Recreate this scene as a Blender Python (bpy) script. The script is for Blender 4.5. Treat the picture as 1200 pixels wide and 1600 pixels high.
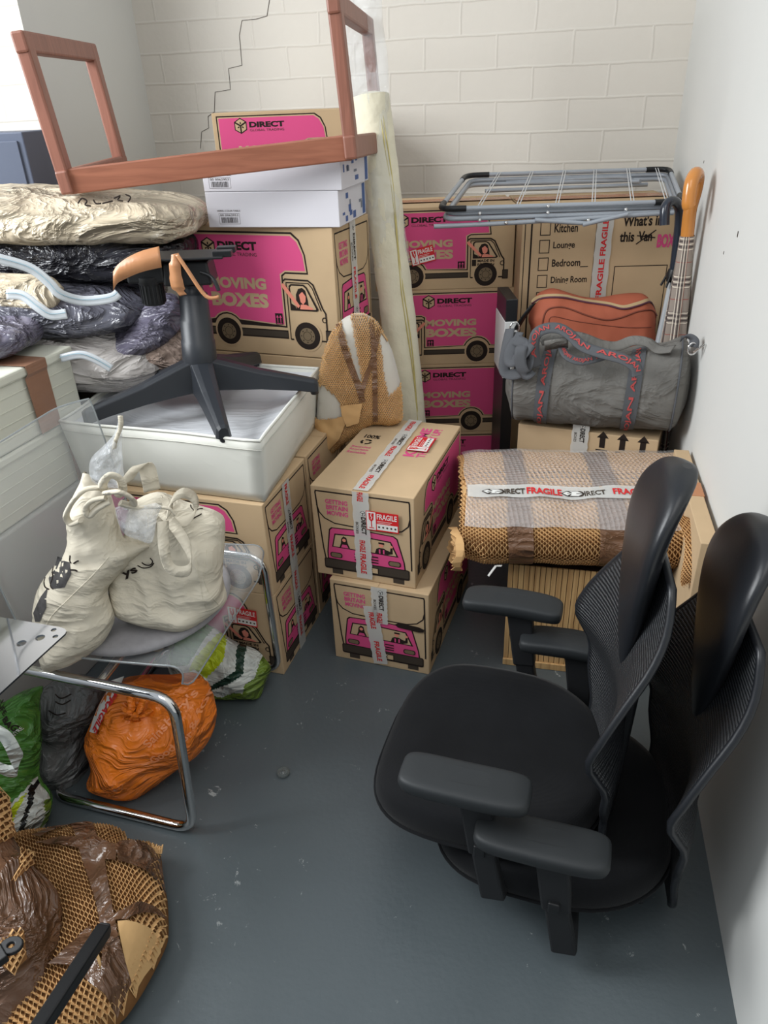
import bpy, bmesh, math, random
from math import sin, cos, pi, sqrt, radians, atan2
from mathutils import Vector, Matrix, Euler, noise
from mathutils.geometry import delaunay_2d_cdt

for o in list(bpy.data.objects):
    bpy.data.objects.remove(o)
SC = bpy.context.scene
COL = SC.collection
random.seed(7)
V = Vector

# ---------------------------------------------------------------- camera
FPX, PITCH, ROLL, ZC = 1150.1, 0.5086, -0.0389, 1.5432
_w = V((0, cos(PITCH), -sin(PITCH)))
_r = V((1, 0, 0))
_u = _r.cross(_w)
AR = _r * cos(ROLL) + _u * sin(ROLL)
AU = -_r * sin(ROLL) + _u * cos(ROLL)
AW = _w
CAMO = V((0, 0, ZC))
cam = bpy.data.cameras.new('camera')
camo = bpy.data.objects.new('camera', cam)
COL.objects.link(camo)
m = Matrix((AR, AU, -AW)).transposed().to_4x4()
m.translation = CAMO
camo.matrix_world = m
cam.sensor_fit = 'VERTICAL'
cam.sensor_height = 36
cam.sensor_width = 27
cam.lens = FPX / 1600 * 36
cam.clip_start = 0.02
SC.camera = camo

# ---------------------------------------------------------------- world, lights, exposure
SC.view_settings.view_transform = 'Standard'
SC.view_settings.look = 'None'
SC.view_settings.gamma = 1
SC.view_settings.use_curve_mapping = False
SC.view_settings.exposure = 0.08
world = bpy.data.worlds.new('world')
SC.world = world
world.use_nodes = True
bg = world.node_tree.nodes['Background']
bg.inputs[0].default_value = (0.86, 0.93, 1.0, 1)
bg.inputs[1].default_value = 0.52
# the rest of the room behind the camera is dimmer than its windows and ceiling
_N = world.node_tree.nodes; _L = world.node_tree.links
_tc = _N.new('ShaderNodeTexCoord'); _sx = _N.new('ShaderNodeSeparateXYZ'); _L.new(_tc.outputs['Generated'], _sx.inputs[0])
_cr = _N.new('ShaderNodeMapRange'); _cr.inputs[1].default_value = -0.15; _cr.inputs[2].default_value = 0.65; _cr.inputs[3].default_value = 0.45; _cr.inputs[4].default_value = 1.35
_L.new(_sx.outputs[2], _cr.inputs[0])
_ml = _N.new('ShaderNodeMath'); _ml.operation = 'MULTIPLY'; _ml.inputs[1].default_value = 0.46
_L.new(_cr.outputs[0], _ml.inputs[0]); _L.new(_ml.outputs[0], bg.inputs[1])

def area_light(name, loc, target, sx, sy, power, color=(1, 1, 1)):
    l = bpy.data.lights.new(name, 'AREA')
    l.shape = 'RECTANGLE'; l.size = sx; l.size_y = sy
    l.energy = power; l.color = color
    o = bpy.data.objects.new(name, l); COL.objects.link(o)
    o.location = loc
    o.rotation_euler = (V(target) - V(loc)).to_track_quat('-Z', 'Y').to_euler()
    return o
# daylight through the tall windows of the left-hand wall and a softer ceiling wash
area_light('window_daylight', (-2.5, 1.45, 2.35), (0.3, 1.9, 0.7), 1.5, 1.5, 111, (0.95, 0.98, 1.0))
area_light('ceiling_light', (0.1, 0.3, 3.0), (0.3, 2.4, 0.6), 1.6, 1.6, 21, (1, 0.97, 0.93))

# ---------------------------------------------------------------- geometry helpers
def ray(px, py):
    return AW + AR * ((px - 600) / FPX) + AU * ((800 - py) / FPX)
def at(px, py, z=None, y=None):
    d = ray(px, py)
    k = (z - ZC) / d.z if z is not None else y / d.y
    return CAMO + d * k
def on_plane(px, py, P0, n):
    d = ray(px, py)
    return CAMO + d * ((V(P0) - CAMO).dot(V(n)) / d.dot(V(n)))

class MB:
    def __init__(s):
        s.v = []; s.f = []; s.m = []; s.sm = []; s.mats = []; s.uv = {}
    def mi(s, mat):
        if mat not in s.mats: s.mats.append(mat)
        return s.mats.index(mat)
    def add(s, vs, fs, mat, smooth=False, uvs=None):
        b = len(s.v); k = s.mi(mat)
        s.v += [tuple(v) for v in vs]
        for f in fs:
            if uvs is not None: s.uv[len(s.f)] = [uvs[i] for i in f]
            s.f.append(tuple(b + i for i in f)); s.m.append(k); s.sm.append(smooth)
        return s
    def box(s, c, size, mat, R=None, taper=1.0):
        x, y, z = size[0] / 2, size[1] / 2, size[2] / 2
        vs = []
        for dz in (-1, 1):
            t = taper if dz > 0 else 1
            for dx, dy in ((-1, -1), (1, -1), (1, 1), (-1, 1)):
                p = V((dx * x * t, dy * y * t, dz * z))
                if R is not None: p = R @ p
                vs.append(V(c) + p)
        s.add(vs, [(3, 2, 1, 0), (4, 5, 6, 7), (0, 1, 5, 4), (1, 2, 6, 5), (2, 3, 7, 6), (3, 0, 4, 7)], mat)
        return s
    def bar(s, a, b, w, h, mat, up=(0, 0, 1), w2=None, h2=None):
        a = V(a); b = V(b); d = (b - a).normalized()
        r = d.cross(V(up)).normalized(); u = r.cross(d).normalized()
        w2 = w if w2 is None else w2; h2 = h if h2 is None else h2
        vs = []
        for p, ww, hh in ((a, w, h), (b, w2, h2)):
            for i, j in ((-1, -1), (1, -1), (1, 1), (-1, 1)):
                vs.append(p + r * i * ww / 2 + u * j * hh / 2)
        s.add(vs, [(3, 2, 1, 0), (4, 5, 6, 7), (0, 1, 5, 4), (1, 2, 6, 5), (2, 3, 7, 6), (3, 0, 4, 7)], mat)
        return s
    def rings(s, rings, mat, caps=True, smooth=True, closed=False, uvs=False):
        n = len(rings[0]); vs = [p for r in rings for p in r]; fs = []
        nr = len(rings)
        for i in range(nr if closed else nr - 1):
            for j in range(n):
                k = (i + 1) % nr
                fs.append((i * n + j, i * n + (j + 1) % n, k * n + (j + 1) % n, k * n + j))
        s.add(vs, fs, mat, smooth)
        if caps and not closed:
            s.add(rings[0], [tuple(reversed(range(n)))], mat, False)
            s.add(rings[-1], [tuple(range(n))], mat, False)
        return s
    def tube(s, path, r, mat, seg=10, closed=False, caps=True, flat=1.0, up0=None):
        path = [V(p) for p in path]; n = len(path); rings = []
        up = V(up0) if up0 else V((0.123, 0.3, 1)).normalized()
        for i, p in enumerate(path):
            if closed: d = path[(i + 1) % n] - path[i - 1]
            else: d = path[min(i + 1, n - 1)] - path[max(i - 1, 0)]
            if d.length < 1e-9: d = V((0, 0, 1))
            d.normalize()
            a = d.cross(up)
            if a.length < 1e-4: a = d.cross(V((1, 0, 0)))
            a.normalize(); b = a.cross(d).normalized()
            if not up0: up = b
            rr = r[i] if isinstance(r, (list, tuple)) else r
            rings.append([p + a * (rr * cos(2 * pi * k / seg)) + b * (rr * flat * sin(2 * pi * k / seg)) for k in range(seg)])
        s.rings(rings, mat, caps, True, closed)
        return s
    def lathe(s, prof, mat, c=(0, 0, 0), seg=24, R=None):
        rings = []
        for r, z in prof:
            rr = []
            for k in range(seg):
                p = V((r * cos(2 * pi * k / seg), r * sin(2 * pi * k / seg), z))
                if R is not None: p = R @ p
                rr.append(V(c) + p)
            rings.append(rr)
        s.rings(rings, mat)
        return s
    def grid(s, fn, nu, nv, mat, smooth=True, uvscale=(1, 1), wrapu=False):
        vs = []; uvs = []
        for j in range(nv + 1):
            for i in range(nu + 1):
                vs.append(fn(i / nu, j / nv)); uvs.append((i / nu * uvscale[0], j / nv * uvscale[1]))
        fs = [(j * (nu + 1) + i, j * (nu + 1) + i + 1, (j + 1) * (nu + 1) + i + 1, (j + 1) * (nu + 1) + i)
              for j in range(nv) for i in range(nu)]
        s.add(vs, fs, mat, smooth, uvs)
        return s
    def obj(s, name, parent=None, bevel=0, solid=0, sub=0, weld=False, local=False):
        me = bpy.data.meshes.new(name)
        me.from_pydata(s.v, [], s.f)
        for mt in s.mats: me.materials.append(mt)
        me.polygons.foreach_set('material_index', s.m)
        me.polygons.foreach_set('use_smooth', s.sm)
        if s.uv:
            ul = me.uv_layers.new(name='UVMap')
            for fi, uv in s.uv.items():
                p = me.polygons[fi]
                for k, li in enumerate(p.loop_indices): ul.data[li].uv = uv[k]
        if weld:
            bm = bmesh.new(); bm.from_mesh(me)
            bmesh.ops.remove_doubles(bm, verts=bm.verts, dist=1e-5)
            bm.to_mesh(me); bm.free()
        me.update()
        o = bpy.data.objects.new(name, me); COL.objects.link(o)
        if parent:
            o.parent = parent
            if not local: o.matrix_parent_inverse = parent.matrix_basis.inverted()
        if solid:
            md = o.modifiers.new('solidify', 'SOLIDIFY'); md.thickness = solid; md.offset = 0
        if bevel:
            md = o.modifiers.new('bevel', 'BEVEL'); md.width = bevel; md.segments = 2; md.limit_method = 'ANGLE'; md.angle_limit = radians(35)
        if sub:
            md = o.modifiers.new('subsurf', 'SUBSURF'); md.levels = sub; md.render_levels = sub
        return o

def tag(o, label=None, cat=None, group=None, kind=None):
    if label: o['label'] = label
    if cat: o['category'] = cat
    if group: o['group'] = group
    if kind: o['kind'] = kind
    return o
def thing(name, label, cat, loc=(0, 0, 0), rz=0, group=None):
    o = bpy.data.objects.new(name, None); COL.objects.link(o)
    o.empty_display_size = 0.05
    o.location = loc; o.rotation_euler = (0, 0, rz)
    o.matrix_basis = Matrix.Translation(V(loc)) @ Matrix.Rotation(rz, 4, 'Z')
    return tag(o, label, cat, group)
def copy_thing(root, loc, rz, label=None, group=None):
    r = root.copy(); COL.objects.link(r)
    r.location = loc; r.rotation_euler = (0, 0, rz)
    if label: r['label'] = label
    if group: r['group'] = group
    for ch in list(root.children):
        c = ch.copy(); COL.objects.link(c); c.parent = r
        for g in list(ch.children):
            d = g.copy(); COL.objects.link(d); d.parent = c
    return r

def smooth_path(pts, n=6, closed=False):
    pts = [V(p) for p in pts]; N = len(pts); out = []
    rng = range(N if closed else N - 1)
    for i in rng:
        if closed: p0, p1, p2, p3 = pts[i - 1], pts[i], pts[(i + 1) % N], pts[(i + 2) % N]
        else: p0, p1, p2, p3 = pts[max(i - 1, 0)], pts[i], pts[i + 1], pts[min(i + 2, N - 1)]
        for k in range(n):
            t = k / n
            out.append(0.5 * ((2 * p1) + (p2 - p0) * t + (2 * p0 - 5 * p1 + 4 * p2 - p3) * t * t + (3 * p1 - p0 - 3 * p2 + p3) * t ** 3))
    if not closed: out.append(pts[-1])
    return out
def fribbon(mb, pts, w, mt, facing=(0, -.7, .7), n=6, crown=.15):
    P = smooth_path(pts, n); vs = []; m_ = len(P)
    F = [V(f).normalized() for f in (facing if isinstance(facing, list) else [facing, facing])]
    prev = None
    for i, p in enumerate(P):
        t_ = (P[min(i + 1, m_ - 1)] - P[max(i - 1, 0)]).normalized()
        g = i / (m_ - 1) * (len(F) - 1); k = min(int(g), len(F) - 2); f = F[k].lerp(F[k + 1], g - k)
        s_ = t_.cross(f)
        if s_.length < .15 and prev is not None: s_ = prev
        s_.normalize()
        if prev is not None and s_.dot(prev) < 0: s_ = -s_
        if prev is not None: s_ = (s_ + prev * .6).normalized()
        prev = s_; nn = s_.cross(t_).normalized()
        if nn.dot(f) < 0: nn = -nn
        for a in (-.5, -.25, 0, .25, .5): vs.append(p + s_ * w * a + nn * w * crown * (.25 - a * a))
    mb.add(vs, [(5 * i + k, 5 * i + k + 1, 5 * i + 6 + k, 5 * i + 5 + k) for i in range(m_ - 1) for k in range(4)], mt, True)
    return P
def ns(p, f=1.0, seed=0.0):
    return noise.noise(V(p) * f + V((seed * 7.3, seed * 3.1, seed * 1.7)))
def crease(p, f=1.0, seed=0.0, octs=3):
    a = 0; amp = 1; q = V(p) * f + V((seed * 5.1, -seed * 2.3, seed * 8.7))
    for _ in range(octs):
        a += amp * (1 - 2.2 * abs(noise.noise(q))); amp *= 0.5; q = q * 2.07
    return a / 1.75

# ---------------------------------------------------------------- materials
def lin(c):
    out = []
    for x in c:
        x = x / 255
        out.append(x / 12.92 if x <= 0.04045 else ((x + 0.055) / 1.055) ** 2.4)
    return tuple(out) + (1,)
MATS = {}
def mat(name, rgb, rough=0.6, metal=0.0, spec=0.5, alpha=1.0, trans=0.0, coat=0.0, sheen=0.0,
        bump=None, vary=None, ior=1.45, uv=False, double=None):
    """bump=(kind, scale, strength, distance); vary=(scale, amount)"""
    if name in MATS: return MATS[name]
    mt = bpy.data.materials.new(name); mt.use_nodes = True; MATS[name] = mt
    nt = mt.node_tree; N = nt.nodes; L = nt.links; b = N['Principled BSDF']
    b.inputs['Base Color'].default_value = lin(rgb)
    b.inputs['Roughness'].default_value = rough
    b.inputs['Metallic'].default_value = metal
    b.inputs['Specular IOR Level'].default_value = spec
    b.inputs['Alpha'].default_value = alpha
    b.inputs['Transmission Weight'].default_value = trans
    b.inputs['IOR'].default_value = ior
    b.inputs['Coat Weight'].default_value = coat
    b.inputs['Sheen Weight'].default_value = sheen
    tc = N.new('ShaderNodeTexCoord')
    co = tc.outputs['UV' if uv else 'Object']
    if vary:
        nz = N.new('ShaderNodeTexNoise'); nz.inputs['Scale'].default_value = vary[0]; nz.inputs['Detail'].default_value = 5
        L.new(co, nz.inputs['Vector'])
        mr = N.new('ShaderNodeMapRange'); mr.inputs[1].default_value = 0.3; mr.inputs[2].default_value = 0.7
        mr.inputs[3].default_value = 1 - vary[1]; mr.inputs[4].default_value = 1 + vary[1]
        L.new(nz.outputs['Fac'], mr.inputs[0])
        mx = N.new('ShaderNodeVectorMath'); mx.operation = 'SCALE'
        mx.inputs[0].default_value = lin(rgb)[:3]
        L.new(mr.outputs[0], mx.inputs['Scale']); L.new(mx.outputs[0], b.inputs['Base Color'])
    if bump:
        kind, sc, st, dist = bump
        if kind == 'noise':
            t = N.new('ShaderNodeTexNoise'); t.inputs['Scale'].default_value = sc; t.inputs['Detail'].default_value = 6
            L.new(co, t.inputs['Vector']); h = t.outputs['Fac']
        elif kind == 'crumple':
            nz = N.new('ShaderNodeTexNoise'); nz.inputs['Scale'].default_value = sc * 0.6; nz.inputs['Detail'].default_value = 3
            L.new(co, nz.inputs['Vector'])
            ad = N.new('ShaderNodeVectorMath'); ad.operation = 'MULTIPLY_ADD'
            ad.inputs[1].default_value = (0.5 / sc * 3,) * 3
            L.new(nz.outputs['Color'], ad.inputs[0]); L.new(co, ad.inputs[2])
            t = N.new('ShaderNodeTexVoronoi'); t.feature = 'F1'; t.distance = 'EUCLIDEAN'; t.inputs['Scale'].default_value = sc
            L.new(ad.outputs[0], t.inputs['Vector'])
            t2 = N.new('ShaderNodeTexNoise'); t2.inputs['Scale'].default_value = sc * 1.7; t2.inputs['Detail'].default_value = 4
            L.new(co, t2.inputs['Vector'])
            mm = N.new('ShaderNodeMath'); mm.operation = 'MULTIPLY_ADD'; mm.inputs[1].default_value = 0.8
            L.new(t2.outputs['Fac'], mm.inputs[0]); L.new(t.outputs['Distance'], mm.inputs[2]); h = mm.outputs[0]
        elif kind == 'film':
            mp = N.new('ShaderNodeMapping'); mp.inputs['Scale'].default_value = (.75, 1, 1.5)
            L.new(co, mp.inputs['Vector'])
            t = N.new('ShaderNodeTexNoise'); t.noise_type = 'RIDGED_MULTIFRACTAL'; t.inputs['Scale'].default_value = sc; t.inputs['Detail'].default_value = 5
            t.inputs['Roughness'].default_value = .55; t.inputs['Distortion'].default_value = .7; t.inputs['Offset'].default_value = 1.0; t.inputs['Gain'].default_value = 1.5
            L.new(mp.outputs[0], t.inputs['Vector']); h = t.outputs['Fac']
        elif kind == 'weave':
            wv = N.new('ShaderNodeTexWave'); wv.bands_direction = 'X'; wv.inputs['Scale'].default_value = sc
            wv2 = N.new('ShaderNodeTexWave'); wv2.bands_direction = 'Z'; wv2.inputs['Scale'].default_value = sc
            L.new(co, wv.inputs['Vector']); L.new(co, wv2.inputs['Vector'])
            mm = N.new('ShaderNodeMath'); mm.operation = 'ADD'
            L.new(wv.outputs['Fac'], mm.inputs[0]); L.new(wv2.outputs['Fac'], mm.inputs[1]); h = mm.outputs[0]
        elif kind == 'wave':
            wv = N.new('ShaderNodeTexWave'); wv.bands_direction = 'Z'; wv.inputs['Scale'].default_value = sc
            wv.inputs['Distortion'].default_value = 1.0
            L.new(co, wv.inputs['Vector']); h = wv.outputs['Fac']
        elif kind == 'bubble':
            t = N.new('ShaderNodeTexVoronoi'); t.inputs['Scale'].default_value = sc; t.inputs['Randomness'].default_value = 0.12
            L.new(co, t.inputs['Vector']); h = t.outputs['Distance']
        bp = N.new('ShaderNodeBump'); bp.inputs['Strength'].default_value = st; bp.inputs['Distance'].default_value = dist
        L.new(h, bp.inputs['Height']); L.new(bp.outputs[0], b.inputs['Normal'])
    return mt

CARD = mat('kraft_cardboard', (193, 167, 133), 0.85, spec=0.2, vary=(7, 0.05), bump=('noise', 30, 0.08, 0.002))
CARDIN = mat('cardboard_edge', (150, 118, 82), 0.9, spec=0.1)
PINK = mat('pink_ink', (214, 80, 132), 0.6, spec=0.3)
INK = mat('dark_ink', (42, 34, 30), 0.7, spec=0.2)
INKS = mat('dark_ink_soft', (68, 60, 52), 0.75, spec=0.2)
HUB = mat('tyre_hub_ink', (120, 104, 82), 0.75, spec=0.2)
SKIN = mat('printed_skin', (225, 140, 120), 0.7, spec=0.2)
TAPE = mat('clear_printed_tape', (214, 214, 210), 0.25, spec=0.5, alpha=0.72, bump=('noise', 60, 0.15, 0.002))
TAPEW = mat('tape_white', (222, 222, 218), 0.3)
RED = mat('red_ink', (206, 34, 38), 0.5)
WHITEP = mat('sticker_white', (228, 224, 220), 0.5)
BTAPE = mat('brown_parcel_tape', (116, 84, 62), 0.22, spec=0.6, alpha=0.9, bump=('film', 8, 0.6, 0.015))
BTAPE2 = mat('tan_parcel_tape', (178, 118, 76), 0.25, spec=0.6, bump=('crumple', 14, 0.3, 0.01))
BLACKP = mat('black_plastic', (26, 27, 29), 0.42, spec=0.45)
BLACKM = mat('black_matt_plastic', (34, 35, 37), 0.6, spec=0.4, bump=('noise', 300, 0.1, 0.001))
MESHB = mat('black_mesh_fabric', (24, 26, 29), 0.85, spec=0.2, bump=('weave', 60, 0.6, 0.004))
CHROME = mat('chrome', (215, 215, 215), 0.06, metal=1.0)
CANVAS = mat('cream_canvas', (208, 200, 182), 0.9, spec=0.1, bump=('film', 3.6, 0.42, 0.03), vary=(6, 0.04))
KRAFT = mat('honeycomb_kraft', (208, 168, 118), 0.9, spec=0.1, vary=(20, 0.06))
KRAFTI = mat('kraft_inner_layer', (132, 94, 60), 0.95, spec=0.05)
TEAK = None

# ---------------------------------------------------------------- text and artwork
_TC = {}
def text2d(s, bold=0.0):
    k = (s, bold)
    if k in _TC: return _TC[k]
    cu = bpy.data.curves.new('lettering', 'FONT'); cu.body = s; cu.size = 1; cu.offset = bold; cu.resolution_u = 3
    o = bpy.data.objects.new('lettering', cu)
    me = o.to_mesh()
    vs = [(v.co.x, v.co.y) for v in me.vertices]; fs = [tuple(p.vertices) for p in me.polygons]
    o.to_mesh_clear(); bpy.data.objects.remove(o); bpy.data.curves.remove(cu)
    if vs:
        x0 = min(v[0] for v in vs); x1 = max(v[0] for v in vs); y0 = min(v[1] for v in vs); y1 = max(v[1] for v in vs)
        vs = [((x - x0) / (x1 - x0), (y - y0) / (y1 - y0)) for x, y in vs]
    _TC[k] = (vs, fs)
    return _TC[k]

class Art:
    """flat printed shapes in a face's own coordinates; F(u, v, lift) -> point, v measured downwards, fractions of the face"""
    def __init__(s, F, mb, W=1.0, H=1.0, mirror=False, lay0=0.0004):
        s.F = F; s.mb = mb; s.W = W; s.H = H; s.mirror = mirror; s.l0 = lay0
    def P(s, u, v, l):
        if s.mirror: u = 1 - u
        return s.F(u, v, s.l0 * l)
    def poly(s, pts, mt, l=1):
        vs = [s.P(u, v, l) for u, v in pts]
        s.mb.add(vs, [tuple(range(len(vs)))], mt)
    def rect(s, u0, v0, u1, v1, mt, l=1, r=0.0):
        if r:
            pts = []
            rv = r * s.W / s.H
            for cu, cv, a0 in ((u1 - r, v0 + rv, -90), (u1 - r, v1 - rv, 0), (u0 + r, v1 - rv, 90), (u0 + r, v0 + rv, 180)):
                for k in range(5):
                    a = radians(a0 + k * 22.5); pts.append((cu + r * cos(a), cv + rv * sin(a)))
            s.poly(pts, mt, l); return pts
        s.poly([(u0, v0), (u1, v0), (u1, v1), (u0, v1)], mt, l)
    def circ(s, u, v, r, mt, l=1, n=20, ring=0.0):
        rv = r * s.W / s.H
        P = [(u + r * cos(2 * pi * k / n), v + rv * sin(2 * pi * k / n)) for k in range(n)]
        if ring:
            s.line(P + [P[0]], ring, mt, l)
        else: s.poly(P, mt, l)
    def line(s, pts, w, mt, l=1, closed=False):
        """w in metres"""
        P = [V((u * s.W, v * s.H)) for u, v in pts]
        if closed: P.append(P[0])
        n = len(P); L = []; R = []
        for i in range(n):
            if closed and i in (0, n - 1): d0 = (P[0] - P[-2]); d1 = (P[1] - P[0])
            else: d0 = P[i] - P[max(i - 1, 0)]; d1 = P[min(i + 1, n - 1)] - P[i]
            if d0.length < 1e-9: d0 = d1
            if d1.length < 1e-9: d1 = d0
            d0 = d0.normalized(); d1 = d1.normalized(); t = (d0 + d1)
            t = t.normalized() if t.length > 1e-6 else d0
            nn = V((-t.y, t.x)); k = 1 / max(0.5, nn.dot(V((-d0.y, d0.x))))
            L.append(P[i] + nn * w / 2 * k); R.append(P[i] - nn * w / 2 * k)
        vs = [s.P(p.x / s.W, p.y / s.H, l) for p in L] + [s.P(p.x / s.W, p.y / s.H, l) for p in R]
        s.mb.add(vs, [(i, i + 1, n + i + 1, n + i) for i in range(n - 1)], mt)
    def text(s, t, u0, v0, u1, v1, mt, l=2, bold=0.0, rot=0, shear=0.0):
        """rot: 0 upright, 90 reads downwards, -90 reads upwards; the box is where the text lands"""
        vs, fs = text2d(t, bold)
        out = []
        for x, y in vs:
            if rot == 0: u = u0 + (u1 - u0) * x; v = v1 - (v1 - v0) * y
            elif rot == 90: v = v0 + (v1 - v0) * x; u = u0 + (u1 - u0) * y
            elif rot == -90: v = v1 - (v1 - v0) * x; u = u1 - (u1 - u0) * y
            elif rot == 180: u = u1 - (u1 - u0) * x; v = v0 + (v1 - v0) * y
            u += shear * (v - v0)
            out.append(s.F(u, v, s.l0 * l))
        s.mb.add(out, fs, mt)

def arc(cu, cv, ru, rv, a0, a1, n=8):
    return [(cu + ru * cos(radians(a0 + (a1 - a0) * k / n)), cv + rv * sin(radians(a0 + (a1 - a0) * k / n))) for k in range(n + 1)]

def logo(A, u, v, r, dark=INK, light=CARD, l=2):
    """hexagon cube emblem centred at u,v, radius r (fraction of width)"""
    k = A.W / A.H
    def hx(rr, a=0): return [(u + rr * sin(radians(60 * i + a)), v - rr * k * cos(radians(60 * i + a))) for i in range(6)]
    A.poly(hx(r), dark, l); A.poly(hx(r * 0.86), light, l + 1)
    o = hx(r * 0.86); c = (u, v)
    A.line([c, o[1]], r * 0.2 * A.W, dark, l + 2); A.line([c, o[5]], r * 0.2 * A.W, dark, l + 2); A.line([c, o[3]], r * 0.2 * A.W, dark, l + 2)
    for i in (0, 2, 4):
        q = (u + r * 0.48 * sin(radians(60 * i)), v - r * k * 0.48 * cos(radians(60 * i)))
        A.line([(u + r * 0.2 * sin(radians(60 * i)), v - r * k * 0.2 * cos(radians(60 * i))), q], r * 0.16 * A.W, dark, l + 2)

def face_art_end(F, mb, W, H):
    A = Art(F, mb, W, H)
    A.line([(.1, .80), (.085, .68), (.045, .07), (.05, .05), (.95, .05), (.955, .07), (.965, .80)], .0045, INK)
    A.line([(.05, .20), (.07, .28), (.12, .34), (.22, .385), (.5, .40), (.78, .40), (.88, .37), (.94, .31), (.955, .24)], .004, INK)
    for i, t in enumerate(('GETTING', 'BRITAIN', 'MOVING')):
        A.text(t, .14 + .005 * i, .125 + i * .062, .36, .175 + i * .062, PINK, bold=.03)
    body = [(.12, .80), (.12, .72), (.155, .46), (.18, .435), (.5, .42), (.80, .435), (.835, .46), (.90, .72), (.91, .82)]
    A.poly(body, INK, 1)
    cx, cy = .51, .62
    A.poly([(cx + (x - cx) * .965, cy + (y - cy) * .95) for x, y in body], PINK, 2)
    A.poly([(.175, .655), (.21, .50), (.5, .485), (.77, .50), (.84, .665)], INK, 3)
    A.poly([(.19, .645), (.22, .512), (.5, .497), (.76, .512), (.82, .653)], CARD, 4)
    # woman and waving man behind the windscreen
    A.poly([(.255, .645), (.27, .60), (.275, .55), (.30, .515), (.33, .53), (.34, .59), (.36, .645)], INK, 5)
    A.circ(.305, .56, .018, SKIN, 6); A.poly([(.27, .645), (.285, .61), (.33, .61), (.345, .645)], PINK, 6)
    A.poly([(.61, .65), (.625, .60), (.65, .585), (.70, .585), (.725, .60), (.76, .61), (.765, .57), (.785, .57), (.785, .635), (.74, .65)], INK, 5)
    A.circ(.675, .555, .022, SKIN, 6); A.rect(.65, .52, .705, .54, INK, 7)
    A.rect(.65, .60, .665, .648, PINK, 6); A.rect(.69, .60, .705, .648, PINK, 6); A.circ(.775, .555, .014, SKIN, 6)
    for u in (.215, .80):
        A.rect(u - .062, .715, u + .062, .775, INK, 5, r=.024); A.rect(u - .052, .722, u + .052, .768, HUB, 6, r=.02)
    for v in (.70, .735, .765):
        A.line([(.40, v), (.49, v)], .004, INK, 5); A.line([(.55, v), (.64, v)], .004, INK, 5)
    A.rect(.16, .90, .27, .97, INKS, 1); A.rect(.78, .90, .89, .97, INKS, 1)
    A.rect(.085, .795, .945, .915, INK, 3, r=.02)
    A.rect(.095, .805, .935, .895, INKS, 4, r=.015)
    A.rect(.40, .825, .64, .895, INK, 5); A.rect(.41, .832, .63, .888, CARD, 6); A.text('BOX', .46, .84, .58, .88, INK, 7, bold=.02)

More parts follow.
